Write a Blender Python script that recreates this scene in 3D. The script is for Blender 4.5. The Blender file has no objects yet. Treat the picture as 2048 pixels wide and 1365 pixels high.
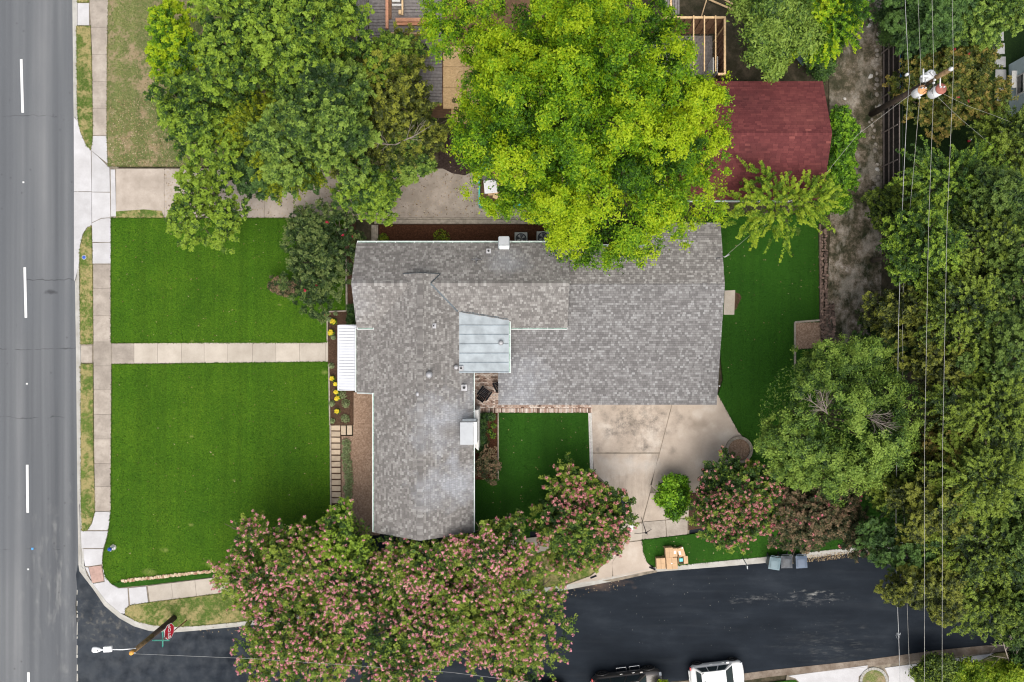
import bpy, bmesh, math, random
import numpy as np
from mathutils import Vector, Matrix

random.seed(7)
RNG = np.random.default_rng(11)
scene = bpy.context.scene
COL = scene.collection
R_ = math.radians

# ------------------------------------------------------------------ camera
CAM_H = 55.0          # drone height above the street
FOCAL = 1650.0        # focal length in pixels of the 2048 px wide photograph
cam_data = bpy.data.cameras.new('camera')
cam_data.sensor_width = 36.0
cam_data.lens = 36.0 * FOCAL / 2048.0
cam_data.clip_start = 0.5
cam_data.clip_end = 900.0
cam = bpy.data.objects.new('camera', cam_data)
COL.objects.link(cam)
cam.location = (0, 0, CAM_H)
cam.rotation_euler = (0, 0, 0)
scene.camera = cam

# ------------------------------------------------------------------ world, sun, exposure
SUN_EL, SUN_AZ = R_(64), R_(172)      # azimuth clockwise from +Y (image top)
world = bpy.data.worlds.new("World")
scene.world = world
world.use_nodes = True
wn = world.node_tree.nodes
for n in list(wn): wn.remove(n)
sky = wn.new('ShaderNodeTexSky'); sky.sky_type = 'NISHITA'; sky.sun_disc = False
sky.sun_elevation = SUN_EL; sky.sun_rotation = SUN_AZ
sky.air_density = 1.0; sky.dust_density = 4.0; sky.ozone_density = 1.0
hs = wn.new('ShaderNodeHueSaturation'); hs.inputs['Saturation'].default_value = 0.45   # overcast: the blue is veiled
bg = wn.new('ShaderNodeBackground'); bg.inputs['Strength'].default_value = 0.11
wo = wn.new('ShaderNodeOutputWorld')
world.node_tree.links.new(sky.outputs[0], hs.inputs['Color'])
world.node_tree.links.new(hs.outputs[0], bg.inputs[0])
world.node_tree.links.new(bg.outputs[0], wo.inputs[0])

sl = bpy.data.lights.new('sun', 'SUN'); sl.energy = 1.6; sl.angle = R_(62); sl.color = (1.0, 0.945, 0.87)
sun = bpy.data.objects.new('sun', sl); COL.objects.link(sun)
sd = Vector((math.sin(SUN_AZ)*math.cos(SUN_EL), math.cos(SUN_AZ)*math.cos(SUN_EL), math.sin(SUN_EL)))
sun.rotation_euler = (-sd).to_track_quat('-Z', 'Y').to_euler()

scene.view_settings.view_transform = 'Standard'
scene.view_settings.look = 'None'
scene.view_settings.gamma = 1.0
scene.view_settings.exposure = 0.85
scene.view_settings.use_curve_mapping = False
scene.render.engine = 'CYCLES'
scene.cycles.max_bounces = 5
scene.cycles.diffuse_bounces = 3
scene.cycles.filter_width = 1.15
scene.cycles.transparent_max_bounces = 8

# ------------------------------------------------------------------ coordinates
def P(px, py, z=0.0):
    """surveyed pixel of the photograph, on the level z, to metres"""
    return ((px-1024.0)*(CAM_H-z)/FOCAL, (682.5-py)*(CAM_H-z)/FOCAL)
def P3(px, py, z=0.0):
    x, y = P(px, py, z); return (x, y, z)
def PL(pts, z=0.0): return [P(a, b, z) for a, b in pts]
def M_(px): return px/30.0

# ------------------------------------------------------------------ materials
class NB:
    def __init__(s, name, rough=0.8, spec=0.3, metal=0.0):
        s.m = bpy.data.materials.new(name); s.m.use_nodes = True
        s.nt = s.m.node_tree; s.N = s.nt.nodes; s.L = s.nt.links
        s.b = s.N['Principled BSDF']
        s.b.inputs['Roughness'].default_value = rough
        s.b.inputs['Specular IOR Level'].default_value = spec
        s.b.inputs['Metallic'].default_value = metal
        s._pos = None
    def new(s, t): return s.N.new(t)
    def pos(s):
        if s._pos is None: s._pos = s.new('ShaderNodeNewGeometry')
        return s._pos.outputs['Position']
    def island(s):
        s.pos(); return s._pos.outputs['Random Per Island']
    def objrand(s): return s.new('ShaderNodeObjectInfo').outputs['Random']
    def mapv(s, scale=(1,1,1), off=(0,0,0), rot=(0,0,0)):
        n = s.new('ShaderNodeMapping'); s.L.new(s.pos(), n.inputs[0])
        n.inputs['Scale'].default_value = scale; n.inputs['Location'].default_value = off; n.inputs['Rotation'].default_value = rot
        return n.outputs[0]
    def noise(s, scale, detail=4, rough=0.55, vec=None, stretch=None, off=(0,0,0)):
        n = s.new('ShaderNodeTexNoise'); n.inputs['Scale'].default_value = scale
        n.inputs['Detail'].default_value = detail; n.inputs['Roughness'].default_value = rough
        if vec is None: vec = s.mapv(stretch or (1,1,1), off)
        s.L.new(vec, n.inputs['Vector']); return n.outputs['Fac']
    def voronoi(s, scale, feature='F1', vec=None, out='Distance'):
        n = s.new('ShaderNodeTexVoronoi'); n.feature = feature; n.inputs['Scale'].default_value = scale
        s.L.new(vec or s.pos(), n.inputs['Vector']); return n.outputs[out]
    def ramp(s, fac, stops):
        n = s.new('ShaderNodeValToRGB'); s.L.new(fac, n.inputs[0]); e = n.color_ramp.elements
        while len(e) < len(stops): e.new(0.5)
        for i, (p, c) in enumerate(stops):
            e[i].position = p; e[i].color = (*c, 1) if len(c) == 3 else c
        return n.outputs[0]
    def g(s, fac, a, b, x=0.0, y=1.0):
        n = s.new('ShaderNodeMapRange'); n.inputs[1].default_value = a; n.inputs[2].default_value = b
        n.inputs[3].default_value = x; n.inputs[4].default_value = y
        s.L.new(fac, n.inputs[0]); return n.outputs[0]
    def math(s, op, a, b=None):
        n = s.new('ShaderNodeMath'); n.operation = op
        for i, v in enumerate((a, b)):
            if v is None: continue
            if isinstance(v, (int, float)): n.inputs[i].default_value = v
            else: s.L.new(v, n.inputs[i])
        return n.outputs[0]
    def mix(s, fac, a, b, mode='MIX'):
        n = s.new('ShaderNodeMix'); n.data_type = 'RGBA'; n.blend_type = mode
        for k, v in ((0, fac), (6, a), (7, b)):
            if isinstance(v, (int, float)): n.inputs[k].default_value = v if k == 0 else (v, v, v, 1)
            elif isinstance(v, tuple): n.inputs[k].default_value = (*v, 1)
            else: s.L.new(v, n.inputs[k])
        return n.outputs[2]
    def blob(s, px, py, rx, ry=None, z=0, soft=0.6, warp=0.5):
        """mask of a stain at a place: 1 inside, 0 outside, ragged edge"""
        ry = ry or rx; x, y = P(px, py, z)
        n = s.new('ShaderNodeVectorMath'); n.operation = 'MULTIPLY_ADD'
        k = FOCAL/(CAM_H-z)
        s.L.new(s.pos(), n.inputs[0]); n.inputs[1].default_value = (k/rx, k/ry, 0); n.inputs[2].default_value = (-x*k/rx, -y*k/ry, 0)
        l = s.new('ShaderNodeVectorMath'); l.operation = 'LENGTH'; s.L.new(n.outputs[0], l.inputs[0])
        d = s.math('ADD', l.outputs['Value'], s.g(s.noise(1.3, 5), 0.3, 0.7, -warp, warp))
        return s.g(d, 1.0, 1.0-soft)
    def bump(s, h, strength=0.3, dist=0.02):
        n = s.new('ShaderNodeBump'); n.inputs['Strength'].default_value = strength; n.inputs['Distance'].default_value = dist
        s.L.new(h, n.inputs['Height']); s.L.new(n.outputs[0], s.b.inputs['Normal'])
    def out(s, col):
        if isinstance(col, tuple): s.b.inputs['Base Color'].default_value = (*col, 1)
        else: s.L.new(col, s.b.inputs['Base Color'])
        return s.m

def simple(name, col, rough=0.6, metal=0.0, var=0.25, scale=3.0, spec=0.4, bump=0.0, orand=0.0):
    n = NB(name, rough, spec, metal)
    lo = tuple(c*(1-var) for c in col); hi = tuple(min(1, c*(1+var)) for c in col)
    c = n.ramp(n.noise(scale, 6), [(0.3, lo), (0.7, hi)])
    if orand: c = n.mix(1.0, c, n.ramp(n.objrand(), [(0, (1-orand,)*3), (1, (1+orand,)*3)]), 'MULTIPLY')
    if bump: n.bump(n.noise(scale*12, 3), bump)
    return n.out(c)

def concrete(name, base, dark, orand=0.12, stain=0.6, fine=40):
    n = NB(name, 0.9, 0.2)
    c = n.ramp(n.noise(0.9, 8, 0.65), [(0.30, dark), (0.5, tuple((a+b)/2 for a, b in zip(base, dark))), (0.66, base)])
    c = n.mix(n.g(n.noise(3.2, 8, 0.7), 0.5, 0.75, 0, stain), c, tuple(d*0.75 for d in dark))
    if name.startswith('neighbour'): c = n.mix(n.math('MULTIPLY', n.blob(830, 395, 230, 90, soft=.95), .55), c, (0.17,0.14,0.11))  # brown leaf shade over the right part, painted into the concrete
    c = n.mix(0.5, c, n.ramp(n.noise(fine, 2), [(0.3, (0.78,)*3), (0.7, (1.15,)*3)]), 'MULTIPLY')
    c = n.mix(1.0, c, n.ramp(n.objrand(), [(0, (1-orand, 1-orand, 1-orand)), (1, (1+orand*0.6,)*3)]), 'MULTIPLY')
    n.bump(n.noise(25, 4), 0.25, 0.01)
    return n.out(c)

def grassmat(name, cols, dry=None, dryamt=0.0, fine=1.0):
    n = NB(name, 0.85, 0.15)
    f = n.math('ADD', n.math('MULTIPLY', n.noise(14*fine, 3, 0.7), 0.8), n.math('MULTIPLY', n.noise(0.45, 5), 0.2))
    c = n.ramp(f, [(0.34, cols[0]), (0.5, cols[1]), (0.64, cols[2])])
    # faint mowing lines
    c = n.mix(0.38, c, n.ramp(n.noise(2.2, 2, vec=n.mapv((1, 0.02, 1))), [(0.35, (0.7,)*3), (0.65, (1.25,)*3)]), 'MULTIPLY')
    c = n.mix(0.5, c, n.ramp(n.noise(0.16, 5, .6), [(0.35, (0.74,0.80,0.8)), (0.65, (1.3,1.15,1.1))]), 'MULTIPLY')
    if name == 'fertilised_lawn':
        for (bx_, by_, br) in ((385,873,5),(241,560,6),(383,1049,6),(386,683,7),(470,960,4),(333,1100,10),(420,1128,16),(300,1143,14),(650,745,7),(560,610,4)):
            c = n.mix(n.math('MULTIPLY', n.blob(bx_, by_, br, br*.6, soft=.9, warp=.8), .6), c, (0.20,0.24,0.06))
        c = n.mix(n.g(n.voronoi(1.3), 0.05, 0.02, 0, .5), c, (0.16,0.22,0.05))
    if dry:
        m = n.math('ADD', n.g(n.noise(0.6, 8, 0.7), 0.48-dryamt*0.1, 0.60-dryamt*0.1), n.g(n.noise(5, 6, .7), 0.35, 0.65, -0.6, 0.5))
        c = n.mix(n.g(m, 0, 1), c, dry)
    n.bump(n.noise(38, 3, 0.7), 0.6, 0.05)
    return n.out(c)

MT = {}
# lawns
MT['lawn'] = grassmat('fertilised_lawn', [(0.020,0.062,0.002),(0.038,0.104,0.003),(0.078,0.152,0.007)])
MT['lawn_dark'] = grassmat('shaded_lawn', [(0.010,0.046,0.003),(0.018,0.072,0.004),(0.030,0.095,0.007)])  # darker, deeper green than the front lawns
n = grassmat('verge_grass', [(0.04,0.085,0.012),(0.08,0.13,0.022),(0.13,0.17,0.04)], (0.30,0.25,0.11), 0.45); MT['verge'] = n
MT['dry'] = grassmat('dry_lawn', [(0.055,0.085,0.022),(0.115,0.145,0.045),(0.20,0.21,0.085)], (0.28,0.215,0.13), -0.05)
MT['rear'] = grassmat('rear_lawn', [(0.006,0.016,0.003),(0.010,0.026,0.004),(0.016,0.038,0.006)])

# main road
n = NB('worn_asphalt', 0.88, 0.25)
c = n.ramp(n.noise(0.9, 3, 0.5, vec=n.mapv((1.3, 0.02, 1))), [(0.32, (0.080,0.085,0.092)), (0.5, (0.118,0.124,0.131)), (0.68, (0.165,0.170,0.175))])
c = n.mix(n.g(n.noise(0.25, 5, vec=n.mapv((1,0.4,1))), 0.42, 0.62, 0, 0.5), c, (0.105,0.112,0.122))
c = n.mix(0.65, c, n.ramp(n.noise(30, 2), [(0.3, (0.72,)*3), (0.7, (1.25,)*3)]), 'MULTIPLY')
c = n.mix(n.g(n.voronoi(5.0), 0.045, 0.02, 0, 0.8), c, (0.38,0.37,0.35))
c = n.mix(n.math('MULTIPLY', n.blob(104, 585, 16, 6, warp=0.7), 0.8), c, (0.045,0.046,0.05))
for yy, x0 in ((232, 100), (560, 100), (698, 100), (835, 105), (1098, 110)):
    x, y = P(x0, yy)
    v = n.new('ShaderNodeSeparateXYZ'); n.L.new(n.pos(), v.inputs[0])
    w = n.math('ADD', v.outputs['Y'], n.g(n.noise(1.2, 4), 0.3, 0.7, -0.12, 0.12))
    d = n.math('ABSOLUTE', n.math('SUBTRACT', w, y))
    msk = n.math('MULTIPLY', n.g(d, 0.03, 0.012, 0, 0.7), n.g(n.noise(0.6, 2, off=(yy, 0, 0)), 0.45, 0.55))
    c = n.mix(msk, c, (0.035,0.036,0.038))
c = n.mix(n.math('MULTIPLY', n.math('MULTIPLY', n.blob(115, 1180, 70, 190, soft=.95), n.g(n.noise(1.6, 6, vec=n.mapv((1.5,.3,1), rot=(0,0,.35))), .5, .68)), .5), c, (0.26,0.26,0.25))
c = n.mix(n.g(n.voronoi(1.1), 0.10, 0.03, 0, .5), c, (0.05,0.052,0.055))
n.bump(n.noise(60, 3), 0.3, 0.01)
MT['asphalt'] = n.out(c)

# side street, fresh asphalt with sand and dust
n = NB('fresh_asphalt', 0.92, 0.10)
c = n.ramp(n.noise(0.5, 6, 0.6, vec=n.mapv((0.5, 1.3, 1))), [(0.3, (0.010,0.013,0.0175)), (0.55, (0.0155,0.020,0.0265)), (0.75, (0.027,0.033,0.041))])
c = n.mix(0.5, c, n.ramp(n.noise(34, 2), [(0.3, (0.65,)*3), (0.7, (1.35,)*3)]), 'MULTIPLY')
turned = n.mix(n.g(n.noise(1.1, 6), 0.35, 0.7), (0.038,0.045,0.055), (0.060,0.066,0.073))
c = n.mix(n.math('MULTIPLY', n.blob(170, 1290, 420, 260, soft=0.95), 0.9), c, turned)
c = n.mix(n.math('MULTIPLY', n.blob(215, 1240, 100, 60, soft=0.9), n.g(n.noise(3.0, 6, vec=n.mapv((1,1,1), rot=(0,0,0.7))), 0.5, 0.75, 0, 0.8)), c, (0.15,0.14,0.12))
dust = n.g(n.noise(1.6, 9, 0.72, vec=n.mapv((0.7,2.6,1), rot=(0,0,-0.15))), 0.5, 0.72)
dust2 = n.g(n.noise(1.6, 9, 0.75, vec=n.mapv((0.5,2.6,1), rot=(0,0,-0.95))), 0.5, 0.75)
c = n.mix(n.math('MULTIPLY', n.math('MULTIPLY', n.blob(1660, 1295, 105, 55, soft=0.95), dust2), 0.6), c, (0.14,0.14,0.13))
c = n.mix(n.math('MULTIPLY', n.math('MULTIPLY', n.blob(1590, 1198, 130, 12, soft=0.95, warp=0.6), dust), 0.8), c, (0.26,0.26,0.25))
c = n.mix(n.math('MULTIPLY', n.blob(1640, 1187, 48, 7, soft=0.9, warp=0.5), n.g(dust, 0.0, 0.5)), c, (0.30,0.30,0.28))
c = n.mix(n.math('MULTIPLY', n.math('MULTIPLY', n.blob(1420, 1215, 330, 90, soft=0.9), n.g(n.noise(1.1, 5), 0.4, 0.7)), n.g(n.voronoi(3.4), 0.10, 0.06, 0, 1.0)), c, (0.42,0.40,0.34))
c = n.mix(n.math('MULTIPLY', n.g(n.noise(1.4, 4, vec=n.mapv((0.12,1.6,1), rot=(0,0,-0.11))), 0.52, 0.68), 0.12), c, (0.05,0.056,0.062))
c = n.mix(n.math('MULTIPLY', n.blob(1190, 1168, 75, 16, soft=0.9, warp=0.6), 0.75), c, (0.10,0.070,0.055))
n.bump(n.noise(55, 3), 0.35, 0.012)
MT['fresh'] = n.out(c)

MT['conc_new'] = concrete('new_concrete', (0.50,0.495,0.50), (0.40,0.39,0.39), 0.07, 0.12)
MT['conc_old'] = concrete('weathered_concrete', (0.42,0.37,0.315), (0.25,0.215,0.18), 0.14, 0.5)
MT['conc_warm'] = concrete('warm_concrete', (0.47,0.42,0.355), (0.37,0.325,0.27), 0.09, 0.25)
MT['conc_kerb'] = concrete('kerb_concrete', (0.43,0.42,0.39), (0.30,0.285,0.25), 0.05, 0.4)
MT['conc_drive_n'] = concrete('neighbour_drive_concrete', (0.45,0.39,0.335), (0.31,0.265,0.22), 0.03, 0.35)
MT['joint'] = simple('joint_soil', (0.20,0.17,0.13), 0.95, var=0.4)
MT['gutter_dirt'] = concrete('gutter_litter', (0.30,0.25,0.20), (0.12,0.085,0.06), 0.0, 0.8)

# house driveway with black mildew stains
n = NB('driveway_concrete', 0.9, 0.2)
c = n.ramp(n.noise(0.6, 8, 0.6), [(0.3, (0.35,0.29,0.235)), (0.55, (0.44,0.37,0.305)), (0.7, (0.52,0.46,0.395))])
k = n.math('MULTIPLY', n.blob(1265, 845, 100, 85, soft=0.9), n.g(n.noise(2.2, 10, 0.75), 0.40, 0.62))
c = n.mix(n.math('MULTIPLY', k, 0.8), c, (0.10,0.088,0.075))
k = n.math('MULTIPLY', n.blob(1250, 985, 75, 90, soft=0.9), n.g(n.noise(2.4, 9, 0.72, vec=n.mapv((1.8,0.35,1))), 0.44, 0.66))
c = n.mix(n.math('MULTIPLY', k, 0.5), c, (0.15,0.13,0.11))
k = n.math('MULTIPLY', n.blob(1402, 850, 34, 16, soft=0.9), 0.45); c = n.mix(k, c, (0.20,0.16,0.12))
c = n.mix(n.math('MULTIPLY', n.blob(1245, 930, 70, 22, soft=0.9), 0.35), c, (0.62,0.59,0.55))
c = n.mix(0.5, c, n.ramp(n.noise(42, 2), [(0.3, (0.8,)*3), (0.7, (1.15,)*3)]), 'MULTIPLY')
n.bump(n.noise(25, 4), 0.2, 0.01)
MT['drive'] = n.out(c)

# roof shingles
def shingle(name, stops, z, extra=None, stain=0.35):
    n = NB(name, 0.92, 0.15)
    c = n.ramp(n.island(), stops)
    c = n.mix(stain*.35, c, n.ramp(n.noise(0.3, 4), [(0.3, (0.74,0.73,0.73)), (0.7, (1.18,1.18,1.20))]), 'MULTIPLY')
    c = n.mix(0.5, c, n.ramp(n.noise(45, 2), [(0.3, (0.75,)*3), (0.7, (1.2,)*3)]), 'MULTIPLY')
    if extra: c = extra(n, c)
    n.bump(n.noise(70, 2), 0.3, 0.006)
    return n.out(c)
def extra_main(n, c):
    for (a, b, rx, ry, k) in ((890, 845, 75, 80, 0.40), (905, 965, 85, 60, 0.42), (960, 790, 50, 60, 0.2), (1040, 780, 70, 110, 0.28), (700, 600, 60, 50, 0.15), (1015, 525, 50, 35, 0.30)):
        c = n.mix(n.math('MULTIPLY', n.blob(a, b, rx, ry, z=4, soft=0.95, warp=0.35), k), c, (0.42,0.45,0.50))
    c = n.mix(n.math('MULTIPLY', n.blob(899, 862, 26, 20, z=4, soft=0.9), 0.6), c, (0.14,0.12,0.10))
    c = n.mix(n.math('MULTIPLY', n.blob(1040, 690, 55, 30, z=3.3, soft=0.9), 0.45), c, (0.13,0.12,0.115))
    c = n.mix(n.math('MULTIPLY', n.blob(1030, 770, 8, 9, z=2.6, soft=0.4), 0.5), c, (0.12,0.12,0.12))
    return c
def extra_red(n, c):
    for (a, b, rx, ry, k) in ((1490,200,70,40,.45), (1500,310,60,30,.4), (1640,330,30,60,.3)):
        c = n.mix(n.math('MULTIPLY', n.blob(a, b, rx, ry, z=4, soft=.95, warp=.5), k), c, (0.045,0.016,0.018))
    return n.mix(n.math('MULTIPLY', n.blob(1600, 235, 60, 50, z=4, soft=.95), .3), c, (0.20,0.065,0.055))  # bright hotspot above the ridge, painted into the red
GR = [(0.0, (0.140,0.131,0.124)), (0.35, (0.175,0.164,0.154)), (0.65, (0.215,0.204,0.192)), (0.86, (0.255,0.244,0.229)), (1.0, (0.305,0.296,0.280))]
MT['shingle'] = shingle('greige_asphalt_shingle', GR, 4, extra_main)
MT['shingle_cool'] = shingle('grey_asphalt_shingle', [(p, (a*0.975, b*1.0, d*1.045)) for p, (a, b, d) in GR], 4, extra_main)
MT['shingle_red'] = shingle('red_asphalt_shingle', [(0, (0.095,0.026,0.027)), (0.6, (0.122,0.034,0.034)), (0.985, (0.145,0.042,0.040)), (1, (0.22,0.07,0.06))], 4, extra_red, 1.2)
MT['underlay'] = simple('roof_underlay', (0.055,0.05,0.048), 0.95)  # deck sheet, also the painted shadow line between shingle courses
MT['underlay_red'] = simple('red_roof_underlay', (0.10,0.03,0.03), 0.95)
MT['flash'] = simple('dark_flashing_metal', (0.07,0.085,0.095), 0.4, 0.5)
MT['gutter'] = simple('white_painted_metal', (0.72,0.75,0.74), 0.45, var=0.08)
MT['gutter_in'] = simple('green_stained_gutter_trough', (0.30,0.42,0.36), 0.6, var=0.35, scale=5)
MT['tin'] = simple('galvanised_sheet', (0.29,0.325,0.345), 0.55, 0.15, var=0.22, scale=1.5)
MT['seam'] = simple('galvanised_seam', (0.20,0.24,0.27), 0.5, 0.3)
MT['awning'] = simple('white_awning_metal', (0.56,0.575,0.61), 0.45, var=0.04)
MT['white'] = simple('white_paint', (0.62,0.61,0.58), 0.6, var=0.08)
MT['siding'] = simple('white_siding', (0.66,0.66,0.63), 0.7, var=0.08)
MT['capmetal'] = simple('pale_chimney_cap', (0.33,0.345,0.36), 0.5, 0.2, var=0.06)
MT['pipe'] = simple('vent_pipe_metal', (0.10,0.10,0.105), 0.6, 0.2)
MT['ventgrey'] = simple('grey_vent_cap', (0.33,0.33,0.34), 0.5, 0.3)
MT['rubber'] = simple('black_rubber', (0.012,0.012,0.013), 0.7)
MT['blackpl'] = simple('black_plastic', (0.006,0.007,0.010), 0.7, var=0.2, spec=0.15)
n = NB('dark_glass', 0.06, 0.6); MT['glass'] = n.out((0.02,0.025,0.03))
n = NB('mulch', 0.95, 0.1)
MT['mulch'] = n.out(n.ramp(n.noise(16, 6, 0.75), [(0.3, (0.024,0.014,0.009)), (0.5, (0.065,0.038,0.024)), (0.7, (0.14,0.088,0.055))]))
n = NB('red_mulch', 0.95, 0.1)
MT['mulch_red'] = n.out(n.ramp(n.noise(13, 6, 0.75), [(0.3, (0.020,0.009,0.005)), (0.5, (0.060,0.025,0.013)), (0.7, (0.12,0.055,0.030))]))
n = NB('pea_gravel', 0.9, 0.2)
MT['pea'] = n.out(n.mix(0.6, n.ramp(n.voronoi(13, out='Color'), [(0.2, (0.13,0.075,0.045)), (0.5, (0.26,0.17,0.11)), (0.85, (0.40,0.30,0.22))]), n.ramp(n.noise(20, 4), [(0.3, (0.14,0.085,0.055)), (0.7, (0.36,0.25,0.18))])))
n = NB('alley_dirt', 0.95, 0.1)
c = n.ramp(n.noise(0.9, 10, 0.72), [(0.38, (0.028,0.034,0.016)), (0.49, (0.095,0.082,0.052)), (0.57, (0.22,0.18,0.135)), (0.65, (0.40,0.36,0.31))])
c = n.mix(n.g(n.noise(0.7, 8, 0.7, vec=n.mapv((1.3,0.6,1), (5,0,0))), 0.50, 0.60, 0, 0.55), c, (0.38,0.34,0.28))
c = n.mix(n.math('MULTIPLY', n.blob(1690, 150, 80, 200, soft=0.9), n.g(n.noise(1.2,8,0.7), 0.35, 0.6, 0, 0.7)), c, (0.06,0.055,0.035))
c = n.mix(0.7, c, n.ramp(n.noise(14, 6, 0.7), [(0.3, (0.5,)*3), (0.7, (1.4,)*3)]), 'MULTIPLY')
n.bump(n.noise(20, 5), 0.6, 0.04); MT['alley'] = n.out(c)
n = NB('bare_earth', 0.95, 0.1)
c = n.ramp(n.noise(1.2, 10, 0.7), [(0.3, (0.022,0.026,0.012)), (0.5, (0.055,0.048,0.03)), (0.7, (0.12,0.095,0.065))])
n.bump(n.noise(18, 5), 0.6, 0.04); MT['earth'] = n.out(c)
n = NB('dark_soil_with_chips', 0.95, 0.1)
c = n.ramp(n.noise(9, 6), [(0.3, (0.022,0.014,0.012)), (0.7, (0.06,0.042,0.036))])
c = n.mix(n.g(n.voronoi(3.6, vec=n.mapv((1,0.5,1))), 0.10, 0.06), c, (0.32,0.27,0.24)); MT['soil'] = n.out(c)
n = NB('patio_brick', 0.9, 0.15)
MT['brick'] = n.out(n.mix(0.4, n.ramp(n.island(), [(0, (0.10,0.06,0.045)), (0.2, (0.34,0.23,0.18)), (0.6, (0.50,0.39,0.32)), (1, (0.62,0.55,0.49))]), n.ramp(n.noise(20, 3), [(0.3, (0.6,)*3), (0.7, (1.2,)*3)]), 'MULTIPLY'))
MT['mortar'] = simple('dark_mortar', (0.05,0.035,0.028), 0.95)
n = NB('edging_stone', 0.9, 0.2)
MT['edgestone'] = n.out(n.mix(0.5, n.ramp(n.island(), [(0, (0.28,0.14,0.09)), (0.4, (0.45,0.34,0.22)), (1, (0.62,0.53,0.38))]), n.ramp(n.noise(9, 4), [(0.3, (0.6,)*3), (0.7, (1.2,)*3)]), 'MULTIPLY'))
MT['paver'] = simple('tan_paver', (0.44,0.35,0.25), 0.9, var=0.15, orand=0.12, bump=0.2)
MT['paver_pale'] = simple('pale_stepping_stone', (0.36,0.36,0.35), 0.9, var=0.18, orand=0.08, bump=0.2, scale=2)
MT['rock'] = simple('grey_brown_rock', (0.27,0.24,0.20), 0.95, var=0.4, orand=0.3, scale=6)
MT['rock_white'] = simple('pale_rock', (0.52,0.50,0.46), 0.95, var=0.2, orand=0.15, scale=6)
MT['wallstone'] = simple('brown_wall_stone', (0.16,0.11,0.085), 0.95, var=0.5, orand=0.5, scale=7)
MT['edging'] = simple('concrete_edging', (0.30,0.26,0.21), 0.95, var=0.3, scale=5)
MT['lumber'] = simple('new_lumber', (0.66,0.46,0.25), 0.75, var=0.2, scale=4)
MT['lumber_red'] = simple('stacked_cedar', (0.55,0.27,0.16), 0.75, var=0.22, scale=4, orand=0.15)
n = NB('strand_board', 0.85, 0.15)
MT['osb'] = n.out(n.mix(0.6, n.ramp(n.voronoi(9, out='Color', vec=n.mapv((1,2,1))), [(0.2, (0.42,0.27,0.13)), (0.6, (0.60,0.41,0.21)), (0.9, (0.72,0.53,0.31))]), n.ramp(n.noise(12, 4), [(0.3, (0.45,0.29,0.14)), (0.7, (0.68,0.48,0.26))])))
MT['oldroof'] = simple('weathered_grey_boards', (0.21,0.19,0.18), 0.9, var=0.25, scale=6, orand=0.12)
MT['studdark'] = simple('brown_sheathing', (0.20,0.11,0.06), 0.85, var=0.3)
MT['fence'] = simple('dark_fence_board', (0.022,0.017,0.015), 0.9, var=0.45, orand=0.3, scale=8)
MT['rail'] = simple('greyed_rail_timber', (0.22,0.18,0.16), 0.9, var=0.25, scale=8)
MT['polewood'] = simple('pole_timber', (0.20,0.13,0.065), 0.9, var=0.45, scale=4)
MT['poledark'] = simple('creosoted_pole_timber', (0.055,0.038,0.028), 0.9, var=0.4, scale=4)
MT['poletop'] = simple('fresh_orange_pole_top', (0.62,0.30,0.06), 0.8)
MT['cardboard'] = simple('cardboard', (0.50,0.33,0.19), 0.85, var=0.08, orand=0.12)
MT['cardtape'] = simple('brown_parcel_tape', (0.33,0.20,0.10), 0.5)
MT['label'] = simple('white_parcel_label', (0.78,0.76,0.78), 0.6, var=0.03)
MT['cyan'] = simple('cyan_packaging', (0.12,0.55,0.56), 0.5, var=0.05)
MT['bin1'] = simple('pale_blue_bin_plastic', (0.13,0.19,0.215), 0.5, var=0.1)
MT['bin2'] = simple('dark_grey_bin_plastic', (0.05,0.058,0.068), 0.45, var=0.35, scale=5)
MT['bin3'] = simple('slate_blue_bin_plastic', (0.085,0.115,0.165), 0.5, var=0.1)
MT['binbody'] = simple('bin_body_plastic', (0.06,0.085,0.10), 0.5)
n = NB('white_car_paint', 0.25, 0.5); n.b.inputs['Coat Weight'].default_value = 0.6; n.b.inputs['Coat Roughness'].default_value = 0.08; MT['carwhite'] = n.out((0.74,0.74,0.72))
n = NB('brown_grey_car_paint', 0.3, 0.5, 0.35); n.b.inputs['Coat Weight'].default_value = 0.8; n.b.inputs['Coat Roughness'].default_value = 0.06; MT['cardark'] = n.out((0.085,0.075,0.068))
n = NB('black_car_paint', 0.3, 0.5); n.b.inputs['Coat Weight'].default_value = 0.8; n.b.inputs['Coat Roughness'].default_value = 0.06; MT['carblack'] = n.out((0.012,0.014,0.017))
n = NB('windscreen_glass', 0.05, 0.7); MT['carglass'] = n.out((0.030,0.042,0.045))
MT['chrome'] = simple('bright_metal', (0.62,0.62,0.62), 0.25, 0.9, var=0.05)
MT['redlens'] = simple('red_lens', (0.45,0.02,0.02), 0.3)
MT['lens'] = simple('clear_lens', (0.5,0.52,0.54), 0.15)
MT['stopred'] = simple('stop_sign_red', (0.52,0.015,0.035), 0.5, var=0.04)
MT['signwhite'] = simple('sign_white', (0.82,0.82,0.82), 0.5, var=0.02)
MT['signgreen'] = simple('street_sign_green', (0.03,0.36,0.27), 0.5, var=0.05)
MT['rustpost'] = simple('red_brown_sign_post', (0.30,0.10,0.07), 0.8)
MT['lampwhite'] = simple('lamp_head_white', (0.80,0.80,0.82), 0.4, var=0.03)
MT['steel'] = simple('dull_galvanised_steel', (0.36,0.38,0.40), 0.5, 0.5)
MT['wire'] = simple('weathered_wire', (0.42,0.41,0.37), 0.6, var=0.3, scale=2)
MT['wirewhite'] = simple('aluminium_cable', (0.42,0.42,0.41), 0.5, 0.2)
MT['xfmr'] = simple('pale_transformer_paint', (0.62,0.63,0.64), 0.5, var=0.12, scale=4)
MT['rustlid'] = simple('rusty_lid', (0.28,0.10,0.075), 0.85, var=0.3)
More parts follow.
